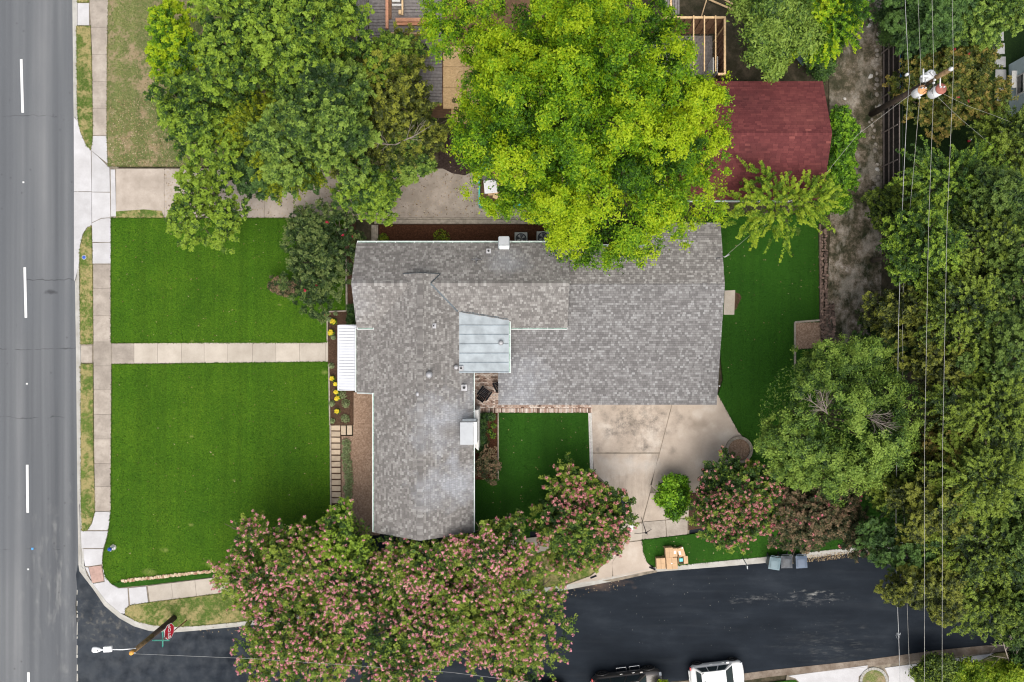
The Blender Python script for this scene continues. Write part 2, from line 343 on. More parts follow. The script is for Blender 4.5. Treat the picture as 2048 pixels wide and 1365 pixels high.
MT['rustlid2'] = simple('orange_rust', (0.55,0.27,0.12), 0.85, var=0.4)
MT['porcelain'] = simple('white_insulator', (0.72,0.72,0.72), 0.3)
MT['hydblue'] = simple('blue_bonnet_paint', (0.02,0.08,0.40), 0.45)
MT['teal'] = simple('teal_painted_steel', (0.06,0.40,0.33), 0.5, var=0.2)
MT['tarp'] = simple('blue_tarp', (0.02,0.24,0.60), 0.5, var=0.3)
MT['bluewall'] = simple('pale_blue_siding', (0.46,0.56,0.58), 0.8, var=0.06)
MT['tactile'] = simple('brick_red_tactile_panel', (0.36,0.24,0.20), 0.9, var=0.22)
MT['roadpaint'] = simple('white_road_paint', (0.62,0.62,0.61), 0.7, var=0.08, scale=8)
MT['blue_reflector'] = simple('blue_reflector', (0.05,0.25,0.55), 0.4)
MT['acunit'] = simple('grey_condenser_casing', (0.34,0.34,0.31), 0.6)
MT['bark'] = simple('grey_brown_bark', (0.13,0.10,0.075), 0.95, var=0.35, scale=6)
MT['bark_pale'] = simple('pale_bare_bark', (0.24,0.20,0.17), 0.95, var=0.3, scale=6)
MT['stump'] = simple('orange_brown_dead_root', (0.22,0.10,0.045), 0.9, var=0.4, scale=8)
MT['skin'] = simple('skin', (0.45,0.27,0.19), 0.6, var=0.05)
MT['hair'] = simple('dark_brown_hair', (0.035,0.016,0.010), 0.7, var=0.6, scale=30)
MT['shirt'] = simple('white_cotton', (0.78,0.78,0.80), 0.85, var=0.05)
MT['jeans'] = simple('dark_denim', (0.02,0.025,0.045), 0.85)
MT['sage'] = None

LEAF = {}
def leafmat(name, cols, transl=0.25):
    n = NB(name, 0.55, 0.25)
    a = n.new('ShaderNodeAttribute'); a.attribute_name = 'tone'
    k = len(cols)
    c = n.ramp(a.outputs['Fac'], [((i+0.5)/k, col) for i, col in enumerate(cols)])
    n.out(c)
    t = n.new('ShaderNodeBsdfTranslucent'); n.L.new(c, t.inputs[0])
    m = n.new('ShaderNodeMixShader'); m.inputs[0].default_value = transl
    n.L.new(n.b.outputs[0], m.inputs[1]); n.L.new(t.outputs[0], m.inputs[2])
    o = n.N['Material Output']; n.L.new(m.outputs[0], o.inputs[0])
    LEAF[name] = n.m
leafmat('lime_leaf', [(0.022,0.070,0.006), (0.065,0.165,0.008), (0.135,0.28,0.010), (0.25,0.42,0.012), (0.41,0.53,0.015)], .42)
leafmat('limegreen_leaf', [(0.07,0.13,0.010), (0.12,0.22,0.012), (0.20,0.32,0.018), (0.33,0.43,0.03)], .4)
leafmat('green_leaf', [(0.018,0.045,0.010), (0.055,0.11,0.018), (0.13,0.22,0.030), (0.22,0.32,0.05)])
leafmat('ash_leaf', [(0.016,0.045,0.008), (0.048,0.105,0.013), (0.12,0.21,0.020), (0.23,0.34,0.03)])
leafmat('olive_leaf', [(0.035,0.050,0.010), (0.075,0.095,0.015), (0.14,0.165,0.022), (0.25,0.27,0.03)])
leafmat('gold_leaf', [(0.035,0.065,0.005), (0.085,0.13,0.006), (0.155,0.215,0.009), (0.26,0.31,0.012)])
leafmat('dark_leaf', [(0.018,0.045,0.012), (0.032,0.075,0.018), (0.055,0.115,0.025), (0.09,0.17,0.035)])
leafmat('grey_leaf', [(0.030,0.042,0.020), (0.055,0.075,0.033), (0.09,0.12,0.05), (0.15,0.18,0.075)])
leafmat('wood_leaf', [(0.014,0.030,0.007), (0.038,0.070,0.012), (0.085,0.135,0.018), (0.19,0.26,0.030)])
leafmat('litter_leaf', [(0.10,0.06,0.03), (0.22,0.14,0.07), (0.36,0.27,0.13), (0.45,0.36,0.24)], .1)
leafmat('dusty_petal', [(0.34,0.10,0.11), (0.52,0.20,0.19), (0.66,0.28,0.30), (0.52,0.32,0.20)], .2)
leafmat('lawnshrub_leaf', [(0.018,0.040,0.010), (0.040,0.078,0.018), (0.080,0.13,0.030), (0.15,0.20,0.055)])
leafmat('woodb_leaf', [(0.010,0.028,0.008), (0.030,0.065,0.013), (0.065,0.12,0.020), (0.13,0.20,0.035)])
leafmat('woodc_leaf', [(0.018,0.028,0.007), (0.045,0.062,0.012), (0.10,0.12,0.018), (0.20,0.22,0.03)])
leafmat('myrtle_leaf', [(0.018,0.048,0.009), (0.048,0.105,0.014), (0.11,0.185,0.022), (0.23,0.30,0.038)])
leafmat('rust_leaf', [(0.022,0.036,0.012), (0.060,0.070,0.026), (0.125,0.105,0.048), (0.23,0.15,0.09)])
leafmat('autumn_leaf', [(0.035,0.055,0.010), (0.080,0.105,0.014), (0.15,0.165,0.022), (0.25,0.19,0.045)])
leafmat('shrub_leaf', [(0.030,0.085,0.004), (0.06,0.16,0.006), (0.12,0.27,0.010), (0.22,0.40,0.02)])
leafmat('pink_petal', [(0.60,0.20,0.24), (0.76,0.31,0.36), (0.80,0.36,0.45), (0.72,0.46,0.34)], 0.25)
leafmat('magenta_petal', [(0.42,0.07,0.12), (0.60,0.14,0.20), (0.72,0.24,0.28), (0.66,0.34,0.27)], 0.2)
leafmat('red_petal', [(0.45,0.03,0.06), (0.60,0.05,0.10)], 0.2)
leafmat('yellow_petal', [(0.65,0.50,0.03), (0.80,0.66,0.05)], 0.2)
leafmat('sage_leaf', [(0.12,0.17,0.06), (0.20,0.26,0.11), (0.30,0.35,0.17)])
leafmat('lawn_blade', [(0.011,0.045,0.002), (0.034,0.095,0.004), (0.10,0.18,0.012)], 0.2)
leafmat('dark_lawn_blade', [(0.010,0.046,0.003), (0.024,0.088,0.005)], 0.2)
leafmat('dry_blade', [(0.06,0.10,0.02), (0.13,0.16,0.04), (0.28,0.24,0.10)], 0.2)

# ------------------------------------------------------------------ mesh helpers
def tag(o, label=None, cat=None, group=None, kind=None):
    if label: o['label'] = label
    if cat: o['category'] = cat
    if group: o['group'] = group
    if kind: o['kind'] = kind
    return o
def link(o, parent=None):
    COL.objects.link(o)
    if parent is not None: o.parent = parent
    return o
def empty(name, loc=(0,0,0), rz=0.0):
    o = bpy.data.objects.new(name, None); o.location = loc; o.rotation_euler = (0, 0, rz)
    o.empty_display_size = 0.3
    return link(o)

class MB:
    def __init__(s): s.v = []; s.f = []; s.sm = []
    def add(s, vs, fs, smooth=False):
        k = len(s.v); s.v += [tuple(v) for v in vs]; s.f += [tuple(i+k for i in f) for f in fs]; s.sm += [smooth]*len(fs)
        return s
    def box(s, x0, y0, z0, x1, y1, z1, rz=0.0, c=None, jit=0.0):
        vs = [(x0,y0,z0),(x1,y0,z0),(x1,y1,z0),(x0,y1,z0),(x0,y0,z1),(x1,y0,z1),(x1,y1,z1),(x0,y1,z1)]
        if jit: vs = [tuple(a+random.uniform(-jit, jit) for a in v) for v in vs]
        if rz:
            cx, cy = c or ((x0+x1)/2, (y0+y1)/2); ca, sa = math.cos(rz), math.sin(rz)
            vs = [(cx+(x-cx)*ca-(y-cy)*sa, cy+(x-cx)*sa+(y-cy)*ca, z) for x, y, z in vs]
        return s.add(vs, [(3,2,1,0),(4,5,6,7),(0,1,5,4),(1,2,6,5),(2,3,7,6),(3,0,4,7)])
    def prism(s, poly, z0, z1):
        n = len(poly)
        a = sum(poly[i][0]*poly[(i+1)%n][1]-poly[(i+1)%n][0]*poly[i][1] for i in range(n))
        if a < 0: poly = poly[::-1]
        vs = [(x, y, z0) for x, y in poly]+[(x, y, z1) for x, y in poly]
        fs = [tuple(range(n-1, -1, -1)), tuple(range(n, 2*n))]+[(i, (i+1)%n, n+(i+1)%n, n+i) for i in range(n)]
        return s.add(vs, fs)
    def tube(s, pts, rad, sides=6, cap=True, smooth=True):
        pts = [Vector(p) for p in pts]; n = len(pts)
        if not hasattr(rad, '__len__'): rad = [rad]*n
        vs = []; fs = []
        up = Vector((0, 0, 1))
        for i, p in enumerate(pts):
            d = (pts[min(i+1, n-1)]-pts[max(i-1, 0)])
            d = d.normalized() if d.length > 1e-9 else up
            ref = up if abs(d.z) < 0.9 else Vector((1, 0, 0))
            a = d.cross(ref).normalized(); b = d.cross(a)
            for k in range(sides):
                t = 2*math.pi*k/sides
                vs.append(p+a*math.cos(t)*rad[i]+b*math.sin(t)*rad[i])
        for i in range(n-1):
            for k in range(sides):
                k2 = (k+1) % sides
                fs.append((i*sides+k, (i+1)*sides+k, (i+1)*sides+k2, i*sides+k2))
        if cap: fs += [tuple(range(sides)), tuple(range((n-1)*sides+sides-1, (n-1)*sides-1, -1))]
        return s.add(vs, fs, smooth)
    def cyl(s, c, r, z0, z1, sides=16, r2=None, smooth=False):
        r2 = r if r2 is None else r2
        vs = [(c[0]+r*math.cos(2*math.pi*k/sides), c[1]+r*math.sin(2*math.pi*k/sides), z0) for k in range(sides)]
        vs += [(c[0]+r2*math.cos(2*math.pi*k/sides), c[1]+r2*math.sin(2*math.pi*k/sides), z1) for k in range(sides)]
        fs = [tuple(range(sides-1, -1, -1)), tuple(range(sides, 2*sides))]+[(k, (k+1)%sides, sides+(k+1)%sides, sides+k) for k in range(sides)]
        return s.add(vs, fs, smooth)
    def lathe(s, c, prof, sides=16, smooth=True):
        vs = []; fs = []
        for r, z in prof:
            for k in range(sides):
                vs.append((c[0]+r*math.cos(2*math.pi*k/sides), c[1]+r*math.sin(2*math.pi*k/sides), c[2]+z))
        for i in range(len(prof)-1):
            for k in range(sides):
                k2 = (k+1) % sides; fs.append((i*sides+k, i*sides+k2, (i+1)*sides+k2, (i+1)*sides+k))
        fs.append(tuple(range((len(prof)-1)*sides, len(prof)*sides)))
        return s.add(vs, fs, smooth)
    def build(s, name, mat, parent=None, bevel=0.0, kind=None):
        me = bpy.data.meshes.new(name); me.from_pydata(s.v, [], s.f); me.validate()
        me.polygons.foreach_set('use_smooth', s.sm[:len(me.polygons)] if len(me.polygons) == len(s.sm) else [False]*len(me.polygons))
        if mat is not None: me.materials.append(mat)
        o = bpy.data.objects.new(name, me); link(o, parent)
        if bevel:
            b = o.modifiers.new('bevel', 'BEVEL'); b.width = bevel; b.segments = 2; b.limit_method = 'ANGLE'
        if kind: o['kind'] = kind
        return o
def slab(name, poly, z0, z1, mat, parent=None, bevel=0.0, kind=None):
    return MB().prism(poly, z0, z1).build(name, mat, parent, bevel, kind)
def inset(poly, d):
    cx = sum(p[0] for p in poly)/len(poly); cy = sum(p[1] for p in poly)/len(poly)
    out = []
    for x, y in poly:
        l = math.hypot(x-cx, y-cy) or 1; out.append((x-(x-cx)/l*d, y-(y-cy)/l*d))
    return out
def quadmesh(name, co, nper, tone, mat, parent=None, kind=None):
    """co: (N*nper,3) array, each nper verts one face"""
    N = len(co)//nper
    me = bpy.data.meshes.new(name)
    me.vertices.add(N*nper); me.vertices.foreach_set('co', np.ascontiguousarray(co, dtype=np.float32).ravel())
    me.loops.add(N*nper); me.loops.foreach_set('vertex_index', np.arange(N*nper, dtype=np.int32))
    me.polygons.add(N); me.polygons.foreach_set('loop_start', np.arange(0, N*nper, nper, dtype=np.int32))
    me.polygons.foreach_set('loop_total', np.full(N, nper, dtype=np.int32))
    me.update(calc_edges=True)
    at = me.attributes.new('tone', 'FLOAT', 'FACE'); at.data.foreach_set('value', np.ascontiguousarray(tone, dtype=np.float32))
    me.materials.append(mat)
    o = bpy.data.objects.new(name, me); link(o, parent)
    if kind: o['kind'] = kind
    return o
def inpoly(poly, xs, ys):
    r = np.zeros(len(xs), bool); n = len(poly)
    for i in range(n):
        x0, y0 = poly[i]; x1, y1 = poly[(i+1) % n]
        if y0 == y1: continue
        c = ((y0 > ys) != (y1 > ys)) & (xs < (x1-x0)*(ys-y0)/(y1-y0)+x0)
        r ^= c
    return r

# ================================================================== SETTING: ground, roads, walks
def struct(o): o['kind'] = 'structure'; return o
def strip(name, pts, z, mat):   # thin ground sheet
    return struct(slab(name, PL(pts), z-0.06, z, mat))

struct(slab('ground', [(-300,-300),(300,-300),(300,300),(-300,300)], -0.4, -0.02, MT['earth']))
road = struct(slab('main_road', [P(-900,-900)]+[P(146,-900), P(146,0), P(149,250), P(150,450), P(155,700), P(157,1000), P(156,1128), P(152,1150), P(154,1175), P(151,1210), P(154,1260), P(155,1365), P(155,2200), P(-900,2200)], -0.06, 0.004, MT['asphalt']))
for (xa, ya, xb, yb) in ((42.5,119,45.5,226), (49.5,535,52,636), (54.5,930,55.5,1026), (57,1345,57.5,1445), (36,-300,40,-190)):
    slab('lane_dash', PL([(xa-2.6,ya),(xa+2.6,ya),(xb+2.6,yb),(xb-2.6,yb)]), 0.004, 0.010, MT['roadpaint'], road)
for (x, y) in ((47,365),(54,768),(56.5,1139)):
    slab('lane_reflector', PL([(x-1.7,y-1.5),(x+1.7,y-1.5),(x+1.7,y+1.5),(x-1.7,y+1.5)]), 0.004, 0.02, MT['roadpaint'], road)
slab('blue_road_reflector', PL([(63,1096),(67,1096),(67,1100),(63,1100)]), 0.004, 0.02, MT['blue_reflector'], road)
street = struct(slab('side_street', PL([(151,1100),(2800,850),(2800,1290),(2400,1245),(2025,1286),(1873,1301),(1725,1321),(1536,1342),(1040,1398),(700,1440),(158,1500)]), -0.06, 0.0, MT['fresh']))
mb = MB(); yy = 1180
while yy < 1365:        # broken pale seam where the two surfaces meet
    l = random.uniform(2, 26)
    w = random.uniform(0.5, 1.3)
    mb.prism(PL([(154-w+random.uniform(-1,1),yy),(155+w,yy+1),(155+w+random.uniform(-1,1),yy+l),(154-w,yy+l)]), 0.0, 0.008)
    yy += l+random.uniform(0, 22)
mb.build('pale_seam', MT['conc_kerb'], street)

# concrete base (joints show it), gutter and kerbs
KZ = 0.12
outer = [(144,-60),(147,200),(149,340),(150,560),(152,700),(155,1000),(157,1130),(159,1143),(172,1160),(186,1178),(209,1212),(239,1237),(268,1253),(298,1262),(338,1266),(387,1262),(464,1255),(800,1217),(1128,1181),(1226,1163),(1314,1144),(1428,1135),(1523,1127),(1617,1116),(1718,1105),(2100,1062),(2700,990)]
inner = [(156,-60),(157,200),(158,340),(160,560),(163,700),(165,1000),(167,1040),(170,1130),(176,1150),(190,1170),(215,1203),(243,1226),(272,1241),(300,1248),(338,1253),(387,1252),(464,1245),(800,1207),(1128,1170),(1226,1152),(1314,1133),(1428,1123),(1523,1114),(1617,1104),(1718,1093),(2100,1050),(2700,978)]
gut = MB(); kerb = MB()
def band(mb, A, B, z0, z1a, z1b=None):
    z1b = z1a if z1b is None else z1b
    for i in range(len(A)-1):
        a0, a1, b1, b0 = P(*A[i]), P(*A[i+1]), P(*B[i+1]), P(*B[i])
        mb.add([(a0[0],a0[1],z1a),(a1[0],a1[1],z1a),(b1[0],b1[1],z1b),(b0[0],b0[1],z1b),(a0[0],a0[1],z0),(a1[0],a1[1],z0),(b1[0],b1[1],z0),(b0[0],b0[1],z0)],
               [(0,1,2,3),(4,5,1,0),(7,3,2,6)])
mid = [((a[0]*0.45+b[0]*0.55), (a[1]*0.45+b[1]*0.55)) for a, b in zip(outer, inner)]
band(gut, outer, mid, -0.05, 0.010, 0.02); struct(gut.build('gutter_strip', MT['gutter_dirt' if False else 'conc_kerb']))
band(kerb, mid, inner, -0.05, KZ-0.02, KZ+0.01); struct(kerb.build('kerb', MT['conc_kerb']))
s_out = [(1000,1402),(1340,1366),(1490,1347),(1536,1341),(1725,1321),(1873,1301),(2025,1286),(2300,1252)]
s_in = [(1000,1413),(1340,1378),(1490,1360),(1536,1353),(1725,1334),(1873,1315),(2025,1300),(2300,1266)]
kb = MB(); band(kb, s_out, s_in, -0.05, 0.02, KZ); struct(kb.build('far_kerb', MT['gutter_dirt']))

walkbase = struct(slab('sidewalk', PL([(156,-60),(222,-60),(222,330),(238,330),(238,437),(224,437),(226,1020),(219,1067),(209,1107),(207,1131),(213,1154),(225,1168),(239,1175),(298,1170),(464,1150),(1128,1068),(1283,1046),(1378,1038),(1378,1068),(1283,1079),(464,1182),(263,1210),(256,1224),(243,1226),(215,1203),(190,1170),(172,1145),(166,1060),(163,700),(160,560),(157,200)]), 0.0, 0.085, MT['joint']))
SW = 0.13
def slabs(pts_list, mat, parent=walkbase, z0=0.03, z1=SW, gap=0.009, name='slab'):
    for q in pts_list:
        slab(name, inset(PL(q), gap), z0, z1+random.uniform(-0.004, 0.004), mat, parent)
def quad(x0, y0, x1, y1): return [(x0,y0),(x1,y0),(x1,y1),(x0,y1)]
def column(xs, ys, mat, **k):   # slabs down a walk: xs = [(y, xl, xr)...] interpolated
    def at(y):
        for (ya, la, ra), (yb, lb, rb) in zip(xs, xs[1:]):
            if ya <= y <= yb:
                t = (y-ya)/(yb-ya); return la+(lb-la)*t, ra+(rb-ra)*t
        return xs[-1][1:]
    for a, b in zip(ys, ys[1:]):
        (l0, r0), (l1, r1) = at(a), at(b)
        slabs([[(l0,a),(r0,a),(r1,b),(l1,b)]], mat, **k)
column([(-60,182,220),(2,181,220),(57,184,217),(111,186,215.5),(272,187.5,215.5)], [-60,2,57,111,165,219,272], MT['conc_old'])
slabs([quad(157,8,180,52.5)], MT['conc_new'])
# new driveway apron on the main road
slabs([[(187.5,273),(215.5,273),(217,328),(200,315),(184,302)]], MT['conc_new'])
slabs([[(149.5,235),(158,245),(163,266),(170,283),(184,303),(185,384),(150,384)], [(185,303),(200,316),(221,337),(222,385),(185.5,385)],
       [(150,384.5),(185,384.5),(185.5,452),(175,456),(167,470),(161.5,494),(160,530),(151.5,562),(150,562)], [(185.5,385.5),(222,386),(223,436),(205,437),(186,446)],
       [(223,340),(232,340),(234,434),(224,434)]], MT['conc_new'], gap=0.01)
slabs([[(186,447),(205,438),(223,437),(223.5,486),(186.5,485)], quad(187,486.5,223.5,528)], MT['conc_new'])
column([(529,188,223),(700,189,224),(1022,191.5,223.5)], [529.5,578,632,684,732,780,829,878,927,973,1022], MT['conc_old'])
slabs([quad(163.5,691,186,726)], MT['conc_old'])
slabs([[(192,1023),(223,1023),(222,1045),(218.5,1060),(171,1060),(178,1059),(186,1046)], [(164,1062),(218,1062),(214,1080),(208.5,1096),(165,1096)],
       [(166,1097.5),(208,1097.5),(206.5,1115),(206,1128),(181,1132),(172,1132)]], MT['conc_new'])
slabs([[(172,1134),(178.5,1134),(186,1166),(189,1169)], [(190,1170),(187,1167),(211,1163),(206.5,1130),(207.5,1130),(213,1154),(225,1168),(239,1176),(257,1175.5),(259,1210),(254,1216),(251,1227),(243,1226),(215,1203)], [(259,1175.5),(294,1172),(298,1204),(262,1209.5)]], MT['conc_new'])
slab('tactile_panel', inset(PL([(179,1133),(205,1130),(210.5,1161.5),(186,1165.5)]), 0.02), 0.03, SW+0.006, MT['tactile'], walkbase)
# raised flare of the ramp
mb = MB(); mb.tube([P3(159,1010,0.10),P3(160,1060,0.11),P3(161.5,1110,0.11),P3(163,1134,0.11),P3(166,1139,0.10),P3(169,1138,0.10),P3(169.5,1132,0.12)], 0.045, 5); mb.build('ramp_flare', MT['conc_kerb'], walkbase)
# side street walk
def lerp(a, b, t): return (a[0]+(b[0]-a[0])*t, a[1]+(b[1]-a[1])*t)
T0, B0, T1, B1 = (297,1171.5), (301,1203.5), (1284,1047), (1284,1079)
k = 21
for i in range(k):
    a, b = i/k, (i+1)/k
    slabs([[lerp(T0,T1,a), lerp(T0,T1,b), lerp(B0,B1,b), lerp(B0,B1,a)]], MT['conc_warm'])
slabs([[(1284,1044),(1330,1040),(1332,1073),(1284,1079)], [(1331,1040),(1374,1037),(1374,1068),(1333,1073)]], MT['conc_old'])

def groundpoly(name, pts, z, mat, **k): return struct(slab(name, PL(pts), -0.03, z, mat))
V1 = [(155,54),(183,54),(184.7,101),(186.5,189),(187.5,250),(187,284),(183.7,301),(175,293),(162,263),(157,232),(155.5,135)]
V2 = [(184.7,452),(187,531),(188,688),(163,689),(161.5,531),(161,500),(168.5,470),(177,457)]
V3 = [(163.5,728),(188,728),(188.7,905),(191.4,989),(191.4,1023),(185,1046),(177,1060),(166,1062),(164,1006)]
V4 = [(262,1210),(298,1204.5),(391,1193),(464,1183),(800,1140),(1128,1099),(1215,1090),(1210,1125),(1180,1150),(1128,1169),(800,1206),(464,1244),(387,1251),(338,1253),(306,1249),(275,1242),(252,1228),(253,1217)]
V5 = [(1283.5,1079.5),(1374,1069),(1500,1055),(1720,1030),(2000,1000),(2000,1060),(1718,1092),(1617,1103),(1523,1113),(1428,1122),(1361,1130),(1310,1134),(1293.6,1124),(1286,1104)]
V0 = [(157,-60),(181,-60),(180,7),(157,7)]
for q in (V0, V1, V2, V3, V4): groundpoly('verge', q, 0.15, MT['verge'])
groundpoly('verge', V5, 0.15, MT['lawn_dark'])
L1 = [(224.5,437.5),(690,437.5),(694,622),(657,624),(655,685),(640,686),(224,686)]
L2 = [(226,729),(657,724),(661,850),(662,1010),(700,1010),(700,1119),(442,1136),(247,1159),(225,1167),(213,1154),(207.5,1131),(208.5,1107),(218.5,1067),(224,1020)]
L2b = [(225,1167),(247,1161),(442,1139),(700,1121),(1060,1062),(1060,1074),(700,1119.5),(464,1149),(298,1169.5),(239,1175)]
L3 = [(997,826),(1178,826),(1182,1040),(1140,1062),(948,1062),(948,960),(997,957)]
L4 = [(1410,430),(1637,430),(1637,645),(1588,645),(1588,700),(1720,690),(1760,1040),(1500,1050),(1484,930),(1500,890),(1475,862),(1435,790),(1445,760)]
L0 = [(219,-60),(217,100),(215.5,270),(218,334),(320,334),(700,338),(760,334),(760,230),(740,-60)]
groundpoly('lawn', L1, 0.16, MT['lawn']); groundpoly('lawn', L2, 0.16, MT['lawn']); groundpoly('lawn_strip', L2b, 0.10, MT['lawn_dark'])
groundpoly('lawn', L3, 0.14, MT['lawn_dark']); groundpoly('lawn', L4, 0.14, MT['lawn_dark']); groundpoly('dry_lawn', L0, 0.14, MT['dry'])
groundpoly('lawn_strip', [(234,424),(290,420),(325,423),(330,436.5),(234,436.5)], 0.15, MT['verge'])
L6 = [(1790,-60),(2300,-60),(2300,470),(1790,470)]
groundpoly('rear_lawn', L6, 0.10, MT['rear'])
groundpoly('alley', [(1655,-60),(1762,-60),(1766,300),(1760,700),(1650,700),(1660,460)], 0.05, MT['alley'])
groundpoly('site_earth', [(1340,-60),(1660,-60),(1655,165),(1380,170)], 0.04, MT['earth'])

# neighbour's driveway
dn = struct(slab('neighbour_driveway', PL([(222,338),(1180,338),(1180,438),(690,438),(222,437)]), -0.02, 0.10, MT['joint']))
xs_ = [234, 330, 430, 530, 640, 770, 950, 1180]
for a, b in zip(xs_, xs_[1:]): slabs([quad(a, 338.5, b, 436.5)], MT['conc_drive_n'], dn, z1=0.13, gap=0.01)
slab('edge_beam', PL([(750,441),(1110,441),(1110,449),(750,449)]), 0.0, 0.28, MT['edging'], dn)
slab('edge_beam', PL([(700,437.5),(1110,437.5),(1110,440.2),(700,440.2)]), 0.0, 0.20, MT['edging'], dn)
groundpoly('compost_heap_bed', [(878,262),(955,262),(955,340),(930,352),(905,348),(885,338),(878,338)], 0.16, MT['soil'])
# front walk
fw = struct(slab('front_walk', PL([(223,687),(700,682),(700,724),(223,729)]), -0.02, 0.11, MT['joint']))
def yt(x): return 687.5-(x-223)*0.0095
def yb_(x): return 728-(x-223)*0.0095
xs_ = [225, 270, 317, 365, 410, 457, 506, 553, 600, 652, 700]
for i, (a, b) in enumerate(zip(xs_, xs_[1:])):
    slabs([[(a,yt(a)),(b,yt(b)),(b,yb_(b)),(a,yb_(a))]], MT['conc_old' if i < 1 else 'conc_warm'], fw, z1=0.145)
# house driveway
dv = struct(slab('house_driveway', PL([(1183,800),(1437,790),(1475,862),(1505,892),(1480,920),(1440,940),(1390,1000),(1378,1036),(1283,1046),(1284,1080),(1294,1125),(1314,1144),(1226,1163),(1190,1160),(1225,1120),(1250,1080),(1250,1000),(1187,950)]), -0.02, 0.09, MT['joint']))
DVs = [[(1183,800),(1345,800),(1318,905),(1185,905)], [(1346,800),(1437,790),(1475,862),(1500,892),(1470,915),(1440,940),(1395,985),(1316,985),(1300,970),(1319,905)],
       [(1185,907),(1317,907),(1299,985),(1283,1043),(1250,1046),(1250,1000),(1188,945)], [(1300,986),(1390,987),(1382,1002),(1378,1034),(1330,1039),(1285,1043)],
       [(1250,1048),(1282,1045),(1283,1079),(1250,1083)], [(1250,1085),(1283,1081),(1293,1124),(1309,1140),(1226,1154),(1224,1124)], [(1130,1170),(1182,1151),(1212,1124),(1216,1089),(1249,1084),(1225,1122),(1224,1155),(1190,1161)]]
for q in DVs: slab('slab', inset(PL(q), 0.006), 0.0, 0.125, MT['drive'], dv)
mb = MB(); pts = [(1254,1062),(1262,1047),(1270,1049),(1272,1055),(1266,1058),(1263,1063)]
mb.prism(PL(pts), 0.125, 0.131); mb.build('white_spill', MT['roadpaint'], dv)
for (x, y, r) in ((1186.5,1153,0.38), (1304,1136,-0.42)):
    cx, cy = P(x, y); MB().box(cx-0.22, cy-0.06, 0.10, cx+0.22, cy+0.06, 0.145, r).build('drain_slot', MT['blackpl'], dv)
slab('edge_strip', PL([(1176,826),(1183,826),(1186.5,950),(1180,950)]), 0.0, 0.17, MT['rock_white'], dv)
groundpoly('myrtle_bed', [(1377,985),(1395,985),(1440,942),(1500,905),(1520,1040),(1376,1060)], 0.13, MT['mulch'])
# garden slab behind the garage
gs = struct(slab('door_pad', inset(PL([(1448,582),(1469,581),(1467,630),(1446,630)]), 0), 0.0, 0.18, MT['conc_warm']))
groundpoly('bare_patch', [(1468,585),(1478,588),(1482,596),(1477,606),(1472,618),(1467,622)], 0.146, MT['mulch'])
# far side of the side street
fs_ = struct(slab('far_drive', PL([(1573,1350),(1735,1328),(1820,1321),(1990,1304),(1960,1320),(1940,1345),(1930,1420),(1560,1420)]), -0.02, 0.09, MT['joint']))
slabs([[(1575,1351),(1734,1330),(1733,1338),(1716,1352),(1712,1420),(1600,1420),(1600,1366),(1590,1356)], [(1768,1335),(1985,1306),(1955,1322),(1938,1345),(1930,1420),(1775,1420),(1776,1352)]], MT['conc_new'], fs_, z1=0.12, gap=0.0)
groundpoly('far_verge', [(1300,1395),(1490,1372),(1573,1360),(1590,1359),(1599,1367),(1600,1450),(1300,1450)], 0.13, MT['lawn_dark'])
groundpoly('far_verge', [(1990,1306),(2100,1300),(2100,1450),(1935,1450),(1944,1340),(1962,1318)], 0.13, MT['verge'])
ring = MB(); cx, cy = P(1746,1362)
for k in range(28):
    a0, a1 = 2*math.pi*k/28, 2*math.pi*(k+0.92)/28
    ring.prism([(cx+0.78*math.cos(a0),cy+0.78*math.sin(a0)),(cx+0.95*math.cos(a0),cy+0.95*math.sin(a0)),(cx+0.95*math.cos(a1),cy+0.95*math.sin(a1)),(cx+0.78*math.cos(a1),cy+0.78*math.sin(a1))], 0, 0.16)
rg = ring.build('planting_ring', MT['conc_kerb']); tag(rg, 'round concrete edged planting bed beside the far driveway at the lower right', 'planting bed')
MB().cyl((cx, cy), 0.78, 0.0, 0.14, 24).build('soil', MT['dry'], rg)

# ------------------------------------------------------------------ grass blades along and over the lawns
def blades(name, polys, dens, mat, z, h=0.07, w=0.022, seed=1):
    rng = np.random.default_rng(seed); allp = []
    for poly in polys:
        q = PL(poly); xs = [a for a, b in q]; ys = [b for a, b in q]
        x0, x1, y0, y1 = max(min(xs), -36), min(max(xs), 36), max(min(ys), -25), min(max(ys), 25)
        n = int((x1-x0)*(y1-y0)*dens)
        X = rng.uniform(x0, x1, n); Y = rng.uniform(y0, y1, n); k = inpoly(q, X, Y); X = X[k]; Y = Y[k]
        allp.append(np.stack([X, Y], 1))
        # edge blades leaning out
        E = []
        for i in range(len(q)):
            a, b = q[i], q[(i+1) % len(q)]; l = math.hypot(b[0]-a[0], b[1]-a[1])
            if l > 60: continue
            m = int(l*dens*0.35); t = rng.random(m)
            E.append(np.stack([a[0]+(b[0]-a[0])*t+rng.normal(0, .022, m), a[1]+(b[1]-a[1])*t+rng.normal(0, .022, m)], 1))
        if E: allp.append(np.concatenate(E))
    A = np.concatenate(allp); N = len(A)
    th = rng.uniform(0, 2*np.pi, N); ln = rng.uniform(0.02, 0.07, N); hh = h*rng.uniform(0.5, 1.2, N)
    base = np.stack([A[:,0], A[:,1], np.full(N, z-0.01)], 1)
    side = np.stack([np.cos(th), np.sin(th), np.zeros(N)], 1)*w
    tip = base+np.stack([-np.sin(th)*ln, np.cos(th)*ln, hh], 1)
    co = np.stack([base-side, base+side, tip], 1).reshape(-1, 3)
    return quadmesh(name, co, 3, rng.random(N), mat, None, 'stuff')
tag(blades('lawn_grass', [L1, L2], 150, LEAF['lawn_blade'], 0.16, seed=3), 'bright green mown grass of the two front lawns', 'grass')
